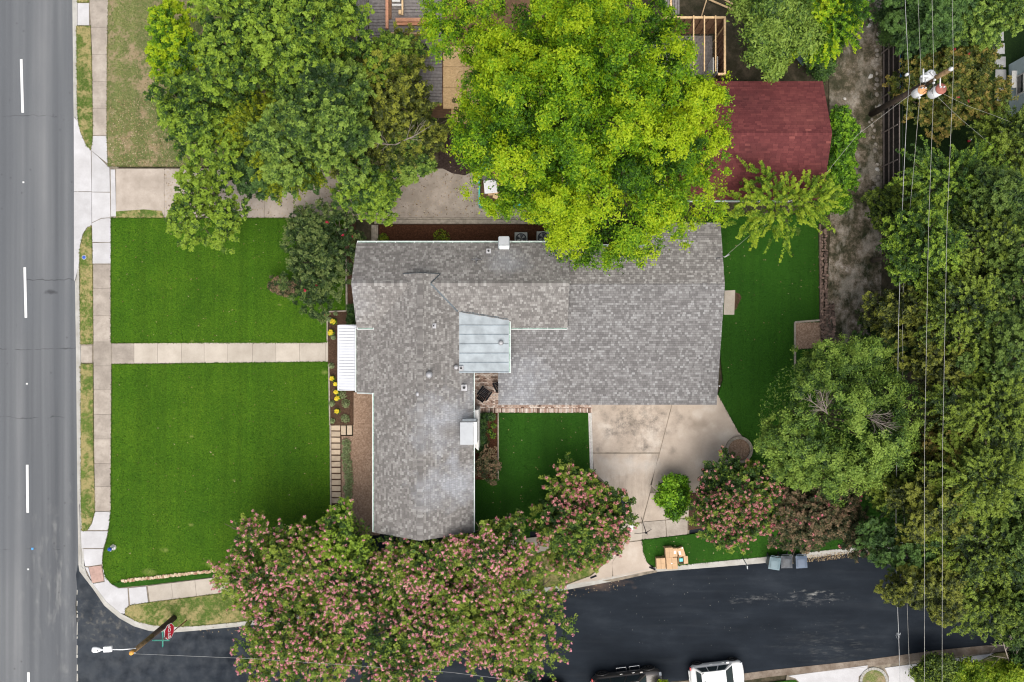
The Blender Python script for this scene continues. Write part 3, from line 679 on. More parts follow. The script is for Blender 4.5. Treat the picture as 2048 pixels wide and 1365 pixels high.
tag(blades('back_grass', [L3, L4, V5], 120, LEAF['dark_lawn_blade'], 0.14, seed=4), 'deep green mown grass behind the grey roofed house', 'grass')
tag(blades('verge_tufts', [V0, V1, V2, V3, V4, L0], 110, LEAF['dry_blade'], 0.145, seed=5), 'half dry yellowish grass of the verges and the neighbour lawn', 'grass')

# ================================================================== PLANTING BEDS AND PATHS
groundpoly('mulch_bed', [(657,625),(692,622),(692,440),(712,440),(712,485),(708,655),(708,850),(661,850),(657,724)], 0.145, MT['mulch'])
groundpoly('mulch_bed', [(748,450),(1180,450),(1180,492),(748,492)], 0.12, MT['mulch_red'])
groundpoly('mulch_bed', [(946,825),(997,825),(997,960),(946,960)], 0.12, MT['mulch_red'])
groundpoly('gravel_bed', [(684,785),(760,785),(760,1070),(684,1070),(684,872),(707,872),(707,850)], 0.135, MT['pea'])
groundpoly('gravel_bed', [(661,850),(684,850),(684,1010),(661,1010)], 0.12, MT['mulch'])
groundpoly('gravel_bed', [(1588,645),(1640,642),(1640,740),(1588,740)], 0.13, MT['pea'])
def edging(name, pts, label, w=0.09, h=0.24, mat='edging'):
    mb = MB()
    for a, b in zip(pts, pts[1:]):
        (x0, y0), (x1, y1) = P(*a), P(*b); l = math.hypot(x1-x0, y1-y0); nx, ny = -(y1-y0)/l*w/2, (x1-x0)/l*w/2
        mb.prism([(x0+nx,y0+ny),(x1+nx,y1+ny),(x1-nx,y1-ny),(x0-nx,y0-ny)], 0.0, h+random.uniform(-.004,.004))
    o = mb.build(name, MT[mat], None, 0.01); return tag(o, label, 'garden edging')
edging('bed_edging', [(692,452),(695,621)], 'thin concrete edging between the dark shrub and the west gable wall', 0.12)
edging('bed_edging', [(656,682),(656,624),(694,622.5)], 'concrete edging round the small bed of yellow flowers above the front walk')
edging('bed_edging', [(659,728),(661,850)], 'concrete edging along the lawn below the front walk')
edging('bed_edging', [(662,850),(663,1015)], 'thin edging between the lower lawn and the column of pavers')
edging('bed_edging', [(996.5,826),(996.5,960)], 'pale edging strip between the courtyard lawn and the chimney bed', 0.08)
edging('bed_edging', [(1588,740),(1588,645),(1638,641)], 'corner edging of the gravel square at the back lawn', 0.12)
edging('fence_plinth', [(1637,450),(1639,645)], 'low brown strip along the east edge of the back lawn', 0.12, 0.3, 'wallstone')
pv = empty('paver_path', P3(673,925,0)); tag(pv, 'column of tan rectangular pavers between the lower lawn and the gravel bed', 'paver path')
def paver(x0, y0, x1, y1, mat='paver', parent=pv, z=0.165):
    q = PL(quad(x0,y0,x1,y1)); ox, oy = parent.location.x, parent.location.y
    o = MB().prism([(x-ox+random.uniform(-.012,.012), y-oy+random.uniform(-.012,.012)) for x, y in q], 0.05, z).build('paver', MT[mat], parent, 0.008); return o
for i in range(13): paver(662.5+i*0.12, 851+i*12.1, 681+i*0.12, 860.6+i*12.1)
paver(683, 851, 692.5, 869.5); paver(695, 851, 704.5, 869.5)
ps = empty('stepping_stone_path', P3(2000,150,0)); tag(ps, 'row of square pale stepping stones beside the pale blue house', 'stepping stones')
for (x0, y0, x1, y1) in ((2009,30,2029,50),(1984,61,2005,83),(1985.5,88,2007,110),(1987,115,2009,136),(1988.5,141,2010,163),(1990,168,2011.5,190),(1991.5,195,2013,216),(1993.5,222,2015,244),(1995,249,2017,270),(1997,276,2019,297)):
    paver(x0, y0, x1, y1, 'paver_pale', ps, 0.14)
# brick edging row in the front lawn
mb = MB()
for i in range(150):
    t = i/150; x, y = lerp((246,1161),(466,1136.5),t); x, y = P(x+random.uniform(-.6,.6), y+random.uniform(-1.6,1.6))
    mb.box(x-0.05, y-0.08, 0.05, x+random.uniform(.03,.07), y+0.08, 0.20+random.uniform(0,.05), random.uniform(-.5,.5), jit=0.015)
o = mb.build('stone_edging', MT['edgestone'], kind=None); tag(o, 'ragged row of tan and red edging stones along the foot of the lower lawn', 'stone edging')

# brick patio
patio = struct(slab('brick_patio', PL([(946,740),(1183,740),(1183,826.5),(955,826.5),(946,818)]), 0.0, 0.115, MT['mortar']))
mb = MB(); x0, y1 = P(946,740); x1, y0 = P(1184,816.5); y = y0; r = 0
while y < y1-0.08:
    x = x0-(0.1 if r % 2 else 0)
    while x < x1-0.05:
        w = 0.2
        if x > P(1010,0)[0] and y > P(0,800)[1]: x += w; continue
        mb.box(max(x,x0)+0.006, y+0.006, 0.08, x+w-0.008, y+0.085, 0.125+random.uniform(0,.008), jit=0.003); x += w
    y += 0.092; r += 1
x = x0+0.3; yt_, yb2 = P(0,816.8)[1], P(0,826)[1]
while x < x1-0.02:
    mb.box(x+0.006, yb2, 0.08, x+0.082, yt_-0.006, 0.127+random.uniform(0,.008), jit=0.003); x += 0.092
mb.build('brickwork', MT['brick'], patio, kind='stuff')

# circular planter at the drive corner
pl = empty('round_planter', (*P(1476,899), 0)); tag(pl, 'round brick edged planter at the corner of the drive under the myrtle', 'planter')
mb = MB()
for k in range(40):
    a0, a1 = 2*math.pi*k/40, 2*math.pi*(k+0.9)/40
    mb.prism([(0.72*math.cos(a0),0.72*math.sin(a0)),(0.9*math.cos(a0),0.9*math.sin(a0)),(0.9*math.cos(a1),0.9*math.sin(a1)),(0.72*math.cos(a1),0.72*math.sin(a1))], 0, 0.34)
mb.build('ring', MT['edging'], pl); MB().cyl((0,0), 0.715, 0, 0.24, 24).build('gravel', MT['pea'], pl)

# rocks
wl = empty('stone_wall', P3(1648,570,0)); tag(wl, 'tumbled dry stack of brown stones between back lawn and alley', 'stone wall')
def rockmesh(name, rad, seed, flat=0.6):
    rr = random.Random(seed); bm = bmesh.new(); bmesh.ops.create_icosphere(bm, subdivisions=1, radius=rad)
    for v in bm.verts: v.co *= rr.uniform(0.7, 1.15); v.co.z *= flat
    me = bpy.data.meshes.new(name); bm.to_mesh(me); bm.free(); return me
wm = []
for i in range(5):
    me = rockmesh('stone', 0.20, i); me.materials.append(MT['wallstone']); wm.append(me)
y = 462
while y < 690:
    wide = 26 if y > 610 else 15
    x = 1640+random.uniform(0,3)
    while x < 1640+wide:
        o = bpy.data.objects.new('stone', random.choice(wm)); link(o, wl); s = random.uniform(0.5, 1.0)
        px, py = P(x, y); o.location = (px-wl.location.x, py-wl.location.y, random.uniform(0.08,0.34)); o.scale = (s*random.uniform(.8,1.5), s*random.uniform(.6,1), s)
        o.rotation_euler = (random.uniform(-.4,.4), random.uniform(-.4,.4), random.uniform(0,3)); x += 7.5
    y += 5.6
bd = empty('stone_border', P3(1752,230,0)); tag(bd, 'line of squared pale stones along the foot of the dark fence', 'stone border')
bm_ = []
for i in range(4):
    me = rockmesh('stone', 0.19, 50+i, 0.55); me.materials.append(MT['rock']); bm_.append(me)
for (x, y, s) in [(1752,37,.8),(1753,102,.9),(1754,111,.8),(1753,121,.8),(1754,130,.8),(1753,148,.9),(1753,160,1),(1753,171,.9),(1749,178,.7),(1753,190,.9),(1744,252,.9),(1748,262,.8),(1746,275,.8),(1751,289,.8),(1749,302,1.1),(1754,330,.7),(1756,355,1.2),(1749,361,.9),(1755,370,1.1),(1748,378,1.2),(1757,387,1),(1743,240,.7),(1738,245,.6),(1751,215,.6),(1753,82,.9),(1755,70,.8)]:
    o = bpy.data.objects.new('stone', random.choice(bm_)); link(o, bd); px, py = P(x, y)
    o.location = (px-bd.location.x, py-bd.location.y, 0.07); o.scale = (s*random.uniform(.8,1.1), s, s); o.rotation_euler = (0, 0, random.uniform(-.3,.3))
wr = rockmesh('rock', 0.2, 77, 0.5); wr.materials.append(MT['rock_white'])
for (x, y, s, lab) in ((1737,53,1.0,'flat pale slab of rock near the upper end of the alley'), (1740,154,1.1,'white angular rock lying midway along the fence in the alley'), (1753,340,1.0,'white block leaning at the foot of the fence near its lower end'), (1757,213,.8,'small white block beside the foot of the utility pole'),
                      (1741,38,.9,'grey rounded rock at the upper end of the alley'), (1688,199,.7,'small pale rock beside the lower right of the red shed roof verge'), (1704,238,.7,'pale rock in the middle of the alley level with the red roof ridge')):
    o = bpy.data.objects.new('rock', wr); link(o); px, py = P(x, y); o.location = (px, py, 0.1); o.scale = (s*.95, s*.8, s); o.rotation_euler = (0, 0, random.uniform(0, 3)); tag(o, lab, 'rock')

# ================================================================== THE HOUSE
house = empty('house', (0,0,0)); tag(house, 'grey shingled single storey house with three wings, white gutters and a metal porch roof', 'house')
EAVE, RIDGE = 3.8, 5.5
AX0, AX1 = -9.63, 3.43; AYn, AYs, AYr = 6.07, 0.85, 3.465
BXl, BXr, BXm, BZr = -8.53, -2.42, -5.48, 5.9; BY0, BY1 = -11.87, 4.03
BP = (BZr-EAVE)/(BXr-BXm)
CX0, CX1, CXs = -0.86, 13.06, 8.4; CYr, CYs = 3.457, -4.04; CZr, CP = 4.3, 0.267
def shingles(name, o, u, v, ul, vl, mat, parent, e=0.145, skip=None, wmin=.09, wmax=.23):
    o = Vector(o); u = Vector(u).normalized(); v = Vector(v).normalized(); n = u.cross(v).normalized()
    mb = MB(); r = 0; y = -0.03
    while y < vl:
        top = min(y+e-0.016, vl); x = -0.02-random.uniform(0, .2); rj = random.uniform(-.004,.004)  # tabs cut short: dark strip below stands in for the course shadow
        while x < ul+0.02:
            w = random.uniform(wmin, wmax); a, b = max(x, -0.02), min(x+w, ul+0.02); x += w
            if b-a < 0.02: continue
            c = o+u*((a+b)/2)+v*((y+top)/2)
            if skip and skip(c): continue
            h = 0.026+random.uniform(0, .010); g = 0.004
            p0, p1 = o+u*(a+g)+v*(y+rj)+n*h, o+u*(b-g)+v*(y+rj)+n*h
            p2, p3 = o+u*(b-g)+v*top+n*0.006, o+u*(a+g)+v*top+n*0.006
            q0, q1 = p0-n*h, p1-n*h
            mb.add([p0,p1,p2,p3,q0,q1], [(0,1,2,3),(4,5,1,0),(4,0,3),(5,2,1)])
        y += e; r += 1
    return mb.build(name, mat, parent, kind='stuff')
def caps(a, b, mat, parent, w=0.17, drop=0.1):
    a, b = Vector(a), Vector(b); d = (b-a).normalized(); s = d.cross(Vector((0,0,1))).normalized(); l = (b-a).length
    mb = MB(); t = 0
    while t < l:
        t2 = min(t+0.17, l); ww = w*random.uniform(0.85, 1.1); c0, c1 = a+d*t, a+d*t2
        z0, z1 = Vector((0,0,0.045)), Vector((0,0,0.03)); dn = Vector((0,0,-drop))
        mb.add([c0+z0,c1+z1,c1+z1+s*ww+dn,c0+z0+s*ww+dn,c1+z1-s*ww+dn,c0+z0-s*ww+dn], [(0,3,2,1),(0,1,4,5)])
        t = t2
    return mb.build('ridge_cap', mat, parent, kind='stuff')
def roofdeck(name, pts, parent, mat, th=0.14):
    """pts: 3-D polygon of the top of a slope; a slab of thickness th below it"""
    n = len(pts); vs = [Vector(p) for p in pts]+[Vector(p)-Vector((0,0,th)) for p in pts]
    nn = (vs[1]-vs[0]).cross(vs[2]-vs[0])
    fs = [tuple(range(n)), tuple(range(2*n-1, n-1, -1))]+[(i, n+i, n+(i+1)%n, (i+1)%n) for i in range(n)]
    if nn.z < 0: fs = [f[::-1] for f in fs]
    return MB().add(vs, fs).build(name, mat, parent)
S, SC = MT['shingle'], MT['shingle_cool']
# --- wing A (north gable, ridge east-west)
def slope_ew(x0, x1, ye, ze, yr, zr, mat, tagname='roof', par=house, ul=None, **k):
    d = roofdeck(tagname, [(x0,ye,ze),(x1,ye,ze),(x1,yr,zr),(x0,yr,zr)] if ye < yr else [(x1,ye,ze),(x0,ye,ze),(x0,yr,zr),(x1,yr,zr)], par, ul or MT['underlay'])
    vl = math.hypot(yr-ye, zr-ze)
    if ye < yr: shingles('shingles', (x0,ye,ze), (1,0,0), (0,yr-ye,zr-ze), x1-x0, vl, mat, d, **k)
    else: shingles('shingles', (x1,ye,ze), (-1,0,0), (0,yr-ye,zr-ze), x1-x0, vl, mat, d, **k)
    return d
def slope_ns(y0, y1, xe, ze, xr, zr, mat, tagname='roof', par=house, **k):
    pts = [(xe,y1,ze),(xe,y0,ze),(xr,y0,zr),(xr,y1,zr)] if xe < xr else [(xe,y0,ze),(xe,y1,ze),(xr,y1,zr),(xr,y0,zr)]
    d = roofdeck(tagname, pts, par, MT['underlay']); vl = math.hypot(xr-xe, zr-ze)
    if xe < xr: shingles('shingles', (xe,y1,ze), (0,-1,0), (xr-xe,0,zr-ze), y1-y0, vl, mat, d, **k)
    else: shingles('shingles', (xe,y0,ze), (0,1,0), (xr-xe,0,zr-ze), y1-y0, vl, mat, d, **k)
    return d
slope_ew(AX0, AX1, AYn, EAVE, AYr, RIDGE, S)
slope_ew(AX0, AX1, AYs, EAVE, AYr, RIDGE, S)
caps((AX0,AYr,RIDGE), (-6.3,AYr,RIDGE), S, house); caps((-4.6,AYr,RIDGE), (AX1,AYr,RIDGE), S, house)
# --- wing B (south gable, ridge north-south)
PYp, PXe = -3.22, -9.78
slope_ns(BY0, BY1, BXl, EAVE, BXm, BZr, S)
slope_ns(BY0, BY1, BXr, EAVE, BXm, BZr, S)
slope_ns(PYp, 0.84, PXe, EAVE-(BXl-PXe)*BP, BXl, EAVE, S)
caps((BXm,BY0,BZr), (BXm,BY1,BZr), S, house)
# --- wing C (east, low slope)
zC = lambda y: CZr-CP*abs(y-CYr)
slope_ew(CX0, CX1, CYs, zC(CYs), CYr, CZr, SC)
slope_ew(3.0, CXs, 5.87, zC(5.87), CYr, CZr, S)
slope_ew(CXs, CX1, 7.385, zC(7.385), CYr, CZr, S)
caps((3.4,CYr,CZr), (CX1,CYr,CZr), SC, house)
# flashing: open valleys
def ribbon(name, pts, w, mat, parent, lift=0.05):
    mb = MB(); pts = [Vector(p) for p in pts]
    for a, b in zip(pts, pts[1:]):
        d = (b-a).normalized(); s = d.cross(Vector((0,0,1))).normalized()*w/2; u = Vector((0,0,lift))
        mb.add([a-s+u,b-s+u,b+s+u,a+s+u,a-s,b-s,b+s,a+s], [(0,3,2,1),(4,5,6,7),(0,1,5,4),(3,7,6,2),(0,4,7,3),(1,2,6,5)])
    return mb.build(name, mat, parent)
zB = lambda x: BZr-BP*abs(x-BXm)
zA = lambda y: RIDGE-(RIDGE-EAVE)/(AYr-AYs)*abs(y-AYr)
vx = BXm+(BZr-RIDGE)/BP
def valley(y): x = BXm+(BZr-zA(y))/BP; return (x, y, zA(y))
ribbon('valley_flashing', [valley(AYr-0.02), valley(2.6), valley(1.80)], 0.11, MT['flash'], house)
ribbon('valley_flashing', [valley(AYr+0.03), valley(BY1+0.03)], 0.07, MT['flash'], house)
ribbon('valley_flashing', [(2*BXm-valley(BY1)[0], BY1+0.02, zA(BY1)), (BXm, BY1+0.02, BZr-0.02), (valley(BY1)[0], BY1+0.02, zA(BY1))], 0.06, MT['flash'], house, 0.02)
# shaped gable at the back of wing B
MB().add([(2*BXm-valley(BY1)[0]-.05,BY1-0.02,zA(BY1)-0.3),(valley(BY1)[0]+.05,BY1-0.02,zA(BY1)-0.3),(valley(BY1)[0],BY1-0.02,zB(valley(BY1)[0])-.02),(BXm,BY1-0.02,BZr-0.03),(2*BXm-valley(BY1)[0],BY1-0.02,zB(valley(BY1)[0])-.02)], [(0,4,3,2,1)]).build('back_gable', MT['underlay'], house)
# --- tin roof between the wings
zT = lambda x: 4.38-(x+3.22)*0.105
T = [(-3.24,-1.96),(-0.18,-1.96),(-0.18,1.30),(-3.24,1.78)]
TZ = 0.035
td = roofdeck('metal_roof', [(x, y, zT(x)+TZ) for x, y in T], house, MT['tin'], 0.12)
for i in range(6):
    y = -1.96+0.05+i*0.575; ye = y
    xr = -0.22
    if y > 1.25: continue
    MB().add([(-3.22,y-.018,zT(-3.22)+TZ),(xr,y-.018,zT(xr)+TZ),(xr,y+.018,zT(xr)+TZ),(-3.22,y+.018,zT(-3.22)+TZ),(-3.22,y-.012,zT(-3.22)+TZ+.055),(xr,y-.012,zT(xr)+TZ+.055),(xr,y+.012,zT(xr)+TZ+.055),(-3.22,y+.012,zT(-3.22)+TZ+.055)],
             [(4,5,6,7),(0,1,5,4),(2,3,7,6),(1,2,6,5),(3,0,4,7)]).build('standing_seam', MT['seam'], td)
# mortar-like ragged joint along the top of the tin roof
mb = MB()
for i in range(60):
    t = i/60; x = -3.2+3.0*t; y = 1.78-0.48*t+0.03
    mb.box(x, y-0.03, zA(y)-0.02, x+random.uniform(.02,.045), y+0.04+random.uniform(0,.05), zA(y)+0.06, jit=.01)
mb.build('step_flashing', MT['flash'], td)
# --- gutters
def gutter(a, b, side, parent=house, w=0.13, n=None):
    """open trough from a to b; side = unit vector pointing away from the roof"""
    a, b, s = Vector(a), Vector(b), Vector(side); d = (b-a).normalized()
    prof = [(0.0, 0.0), (0.0, -0.09), (w, -0.09), (w, 0.0)]
    mb = MB(); t = 0.012
    def bar(o0, o1, z0, z1):
        vs = []
        for e_ in (a, b):
            for (o_, z_) in ((o0,z0),(o1,z0),(o1,z1),(o0,z1)): vs.append(e_+s*o_+Vector((0,0,z_)))
        mb.add(vs, [(0,1,2,3),(7,6,5,4),(0,4,5,1),(1,5,6,2),(2,6,7,3),(3,7,4,0)])
    bar(w-0.028, w, -0.09, 0.0); bar(0, 0.012, -0.09, -0.01)
    g = mb.build('gutter', MT['gutter'], parent)
    mb = MB(); m0 = a+s*0.012; m1 = b+s*0.012
    mb.add([a+s*.012+Vector((0,0,-.075)), b+s*.012+Vector((0,0,-.075)), b+s*(w-.028)+Vector((0,0,-.075)), a+s*(w-.028)+Vector((0,0,-.075))], [(0,1,2,3)])
    mb.build('gutter_trough', MT['gutter_in'], g)
    L = (b-a).length; k = n or max(1, int(L/1.15))
    for i in range(k+1):
        p = a+d*(L*i/k if i not in (0, k) else (0.01 if i == 0 else L-0.01))
        q = [p-d*.012, p+d*.012]
        vs = [q[0]+Vector((0,0,-.012)), q[1]+Vector((0,0,-.012)), q[1]+s*w+Vector((0,0,-.012)), q[0]+s*w+Vector((0,0,-.012))]
        vs += [v+Vector((0,0,.016)) for v in vs]
        MB().add(vs, [(0,3,2,1),(4,5,6,7),(0,1,5,4),(1,2,6,5),(2,3,7,6),(3,0,4,7)]).build('gutter_bracket', MT['gutter'], g)
    return g
gutter((AX0+.03,AYn+.01,EAVE+.02), (AX1,AYn+.01,EAVE+.02), (0,1,0))
gutter((AX0+.03,AYs-.01,EAVE+.02), (AX0+1.05,AYs-.01,EAVE+.02), (0,-1,0), n=1)
gutter((-0.22,AYs-.01,EAVE+.02), (AX1,AYs-.01,EAVE+.02), (0,-1,0))
gutter((BXl-.01,BY0+.02,EAVE+.02), (BXl-.01,PYp,EAVE+.02), (-1,0,0))
gutter((BXr+.01,BY0+.02,EAVE+.02), (BXr+.01,-1.9,EAVE+.02), (1,0,0), w=0.10)
zp = EAVE-(BXl-PXe)*BP
gutter((PXe-.01,PYp,zp+.02), (PXe-.01,0.8,zp+.02), (-1,0,0), w=0.10)
gutter((PXe,PYp-.02,zp+.02), (BXl-.1,PYp-.02,EAVE-.05), (0,-1,0), w=0.07, n=2)
gutter((-0.19,-1.96,zT(-.2)+.03), (-0.19,1.2,zT(-.2)+.03), (1,0,0), w=0.12, n=4)
gutter((3.5,5.88,zC(5.87)+.02), (CXs,5.88,zC(5.87)+.02), (0,1,0))
# --- walls, gables, doors and windows
def wallbox(x0, y0, x1, y1, h, name='wall', mat='siding'):
    return MB().box(x0, y0, 0.0, x1, y1, h).build(name, MT[mat], house)
wallbox(AX0+.35, AYs+.4, AX1-.3, AYn-.45, EAVE-.16)
wallbox(BXl+.4, BY0+.35, BXr-.4, AYs+.39, EAVE-.16)
wallbox(PXe+.35, PYp+.35, BXl+.39, AYs+.38, zp-.14)
wallbox(CX0+1.6, CYs+.5, CX1-.3, CYr+2.0, zC(CYs)-.05)
def gable(pts, name='gable_wall'):
    n_ = len(pts); return MB().add(pts, [tuple(range(n_))]).build(name, MT['siding'], house)
for x, f in ((AX0+.36,1), (AX1-.31,-1)): gable([(x,AYs+.4,EAVE-.2),(x,AYn-.45,EAVE-.2),(x,AYr,RIDGE-.18)][::f])
gable([(BXl+.4,BY0+.36,EAVE-.2),(BXr-.4,BY0+.36,EAVE-.2),(BXm,BY0+.36,BZr-.2)])
gable([(CX1-.31,CYs+.5,zC(CYs)-.1),(CX1-.31,5.4,zC(5.4)-.2),(CX1-.31,CYr,CZr-.2)])
def window(c, axis, w=1.1, h=1.3, par=house):
    """axis: outward normal 'x+','x-','y+','y-'"""
    x, y, z = c; s = 1 if axis[1] == '+' else -1; fr = MB()
    def bx(u0, z0, u1, z1, d0, d1):
        if axis[0] == 'x': return (min(x+s*d0, x+s*d1), y+u0, z+z0, max(x+s*d0, x+s*d1), y+u1, z+z1)
        return (x+u0, min(y+s*d0, y+s*d1), z+z0, x+u1, max(y+s*d0, y+s*d1), z+z1)
    for q in ((-w/2,-h/2,-w/2+.08,h/2),(w/2-.08,-h/2,w/2,h/2),(-w/2+.08,-h/2,w/2-.08,-h/2+.08),(-w/2+.08,h/2-.08,w/2-.08,h/2),(-w/2+.08,-.03,w/2-.08,.03)): fr.box(*bx(q[0],q[1],q[2],q[3],-.02,.06))
    f = fr.build('window', MT['white'], par); MB().box(*bx(-w/2+.04,-h/2+.04,w/2-.04,h/2-.04,-.02,.03)).build('pane', MT['glass'], f); return f
for y in (-9.8,-7.4,-5.0): window((BXl+.4,y,1.9), 'x-'); window((BXr-.4,y,1.9), 'x+')
window((PXe+.35,-0.2,1.7), 'x-', .8); window((-7.2,BY0+.35,1.9), 'y-'); window((-3.9,BY0+.35,1.9), 'y-')
for x in (-7.5,-5,-2.5,.4): window((x,AYn-.45,2.0), 'y+')
window((AX0+.35,3.4,1.9), 'x-', 1.4)
dd = MB().box(PXe+.30, -1.9, 0.2, PXe+.36, -1.0, 2.25).build('front_door', MT['studdark'], house); MB().cyl((PXe+.27,-1.08), .03, 1.15, 1.22, 8).build('door_handle', MT['chrome'], dd)
gd = empty('garage_door', (8.6, CYs+.46, 0)); gd.parent = house
for i in range(4): MB().box(-1.4, -.03, .05+i*.52, 1.4, .03, .55+i*.52).build('door_panel', MT['white'], gd)
# --- porch awning
aw = empty('porch_awning', (0,0,0)); aw.parent = house
x0, x1, y0, y1 = P(677,0,2.6)[0], P(716,0,2.75)[0], P(0,780,2.65)[1], P(0,652,2.65)[1]
k = 22
for i in range(k):
    a = y0+(y1-y0)*i/k; b = y0+(y1-y0)*(i+1)/k
    MB().add([(x0,a+.012,2.56),(x1,a+.012,2.72),(x1,b-.012,2.72),(x0,b-.012,2.56),(x0,a+.012,2.61),(x1,a+.012,2.77),(x1,b-.012,2.77),(x0,b-.012,2.61)], [(0,3,2,1),(4,5,6,7),(0,1,5,4),(1,2,6,5),(2,3,7,6),(3,0,4,7)]).build('awning_panel', MT['awning'], aw)
MB().box(x0-.05, y0-.04, 2.50, x0+.03, y1+.04, 2.66).box(x0+.03, y1+.0, 2.52, x1, y1+.06, 2.66).box(x0+.03, y0-.05, 2.52, x1, y0+.0, 2.68).box(x0+.04, y0, 2.53, x1, y1, 2.555).build('awning_frame', MT['awning'], aw)
for yy in (y0+.1, y1-.1): MB().box(x0+.02, yy-.05, 0.1, x0+.12, yy+.05, 2.52).build('awning_post', MT['white'], aw)
# --- chimneys and vents
ch = MB().box(*P(996.5,497,4.6), 2.0, P(1019,0,4.6)[0], P(0,475,4.6)[1], 4.62).build('chimney', MT['tin'], house)
MB().box(P(997.5,0,4.8)[0], P(0,490,4.8)[1], 4.62, P(1018,0,4.8)[0], P(0,473,4.8)[1], 4.80).build('chimney_cap', MT['capmetal'], ch, .01)
MB().box(P(999,0,4.6)[0], P(0,498,4.6)[1], 3.9, P(1018,0,4.6)[0], P(0,492,4.6)[1], 4.66).build('chimney_flashing', MT['gutter'], ch)
cx0, cx1, cy0, cy1 = P(920,0,5.3)[0], P(947,0,5.0)[0]+.12, P(0,890,5.3)[1], P(0,845,5.3)[1]
ch = MB().box(cx0+.03, cy0+.02, 3.0, cx1+.1, cy1, 5.2).build('chimney', MT['white'], house)
ch['label'] = 'white painted chimney at the east eave of the south wing'
MB().box(cx0, cy0, 5.2, cx1-.1, cy1, 5.3).build('chimney_cap', MT['capmetal'], ch, .01)
MB().prism([(cx1-.12,cy0-.4),(cx1+.12,cy0-.6),(cx1+.12,cy1+.6),(cx1-.12,cy1+.55)], 0, 3.4).build('chimney_base', MT['white'], ch)
MB().box(cx0+.1, cy1-.02, 3.9, cx1, cy1+.10, zB(cx0)+.25).build('chimney_flashing', MT['gutter'], ch)
def vent(px, py, zf, r, h, mat, kind='pipe'):
    z = zf; x, y = P(px, py, z+h)
    mb = MB()
    if kind == 'pipe':
        mb.cyl((x,y), r*1.0, z-.25, z+h, 12); v = mb.build('vent_pipe', MT[mat], house)
        MB().box(x-r*2, y-r*2.2, z-.06, x+r*2, y+r*2, z+.03).build('vent_flashing', MT['ventgrey'], v); MB().cyl((x,y), r*.7, z+h, z+h+.004, 12).build('vent_opening', MT['rubber'], v)
    else:
        mb.lathe((x,y,z), [(r*.6,-.25),(r*.6,h*.5),(r*1.15,h*.55),(r*1.2,h*.8),(r*.6,h),(.01,h*1.05)], 16); v = mb.build('vent_cap', MT[mat], house)
    return v
vent(867,652,zB(-4.7)+.05,.07,.22,'ventgrey'); vent(977,502,4.25,.07,.12,'pipe')
vent(858,750,zB(-5.0),.17,.38,'ventgrey','cap'); vent(836,789,5.75,.12,.14,'ventgrey','cap'); vent(912,735,4.6,.12,.16,'ventgrey','cap'); vent(928,776,4.4,.09,.16,'pipe')
vent(1284,535,3.95,.10,.15,'pipe','cap'); vent(1002,686,zT(-.7)+.05,.13,.18,'ventgrey','cap'); vent(922,737,4.5,.07,.12,'pipe')
x, y = P(953,519,5.0); mb = MB()
for a in (0.0, math.pi, 4.6): mb.tube([(x,y,5.0),(x+.32*math.cos(a),y+.32*math.sin(a),5.03)], [.04,.03], 6)
mb.cyl((x,y), .08, 4.55, 5.04, 10); mb.build('roof_antenna', MT['pipe'], house)
x, y = P(1448,514,4.4); mb = MB(); mb.tube([(x-.35,y-.1,3.4),(x-.3,y-.05,4.35),(x,y,4.5)], .03, 6); mb.build('service_mast', MT['steel'], house)

# ------------------------------------------------------------------ red roofed outbuilding
shed = empty('red_roof_garage', (*P(1530,280), 0)); tag(shed, 'outbuilding with a dark red shingled gable roof beside the alley', 'garage')
ox, oy = shed.location.x, shed.location.y
class _Off:
    pass
sx0, sx1, syn, sys_, syr, szr, sze = 9.5-ox, 19.42-ox, 16.2-oy, 8.85-oy, 12.62-oy, 4.9, 3.4
slope_ew(sx0, sx1, syn, sze, syr, szr, MT['shingle_red'], par=shed, ul=MT['underlay_red'], wmin=.3, wmax=.4)
slope_ew(sx0, sx1, sys_, sze, syr, szr, MT['shingle_red'], par=shed, ul=MT['underlay_red'], wmin=.3, wmax=.4)
caps((sx0,syr,szr), (sx1,syr,szr), MT['shingle_red'], shed, .14, .06)
MB().box(sx0+.35, sys_+.4, 0, sx1-.35, syn-.4, sze-.15).build('wall', MT['siding'], shed)
for x, f in ((sx0+.36,1),(sx1-.36,-1)): MB().add([(x,sys_+.4,sze-.2),(x,syn-.4,sze-.2),(x,syr,szr-.2)][::f], [(0,1,2)]).build('gable_wall', MT['siding'], shed)
gutter((sx0,sys_-.01,sze+.02), (sx1-2.2,sys_-.01,sze+.02), (0,-1,0), shed)
# ------------------------------------------------------------------ pale blue house, only its west wall is in view
bh = empty('pale_blue_house', (*P(2030,200), 0)); tag(bh, 'pale blue sided house at the right edge with a white framed window', 'house')
ox, oy = bh.location.x, bh.location.y; bx = P(2016,0)[0]-ox
wy1, wy0 = P(0,131)[1]-oy, P(0,330)[1]-oy
i = 0; z = 0
while z < 3.6:
    MB().add([(bx-.02,wy0,z),(bx-.02,wy1,z),(bx,wy1,z+.2),(bx,wy0,z+.2),(bx+.1,wy0,z+.2),(bx+.1,wy1,z+.2),(bx+.1,wy1,z),(bx+.1,wy0,z)], [(0,3,2,1),(4,5,2,3),(6,7,0,1),(1,2,5,6),(0,7,4,3)]).build('siding_board', MT['bluewall'], bh); z += .2
MB().box(bx+.1, wy0, 0, bx+9, wy1, 3.59).build('wall', MT['bluewall'], bh)
f = MB(); wy, wz = P(0,155,1.6)[1]-oy, 1.7
window((bx-.02, P(0,166,1.7)[1]-oy, 1.75), 'x-', 1.3, 1.5, bh)
MB().box(bx-.35, P(0,176,1)[1]-oy, .95, bx-.02, P(0,142,1)[1]-oy, 1.02).build('window_shelf', MT['white'], bh)
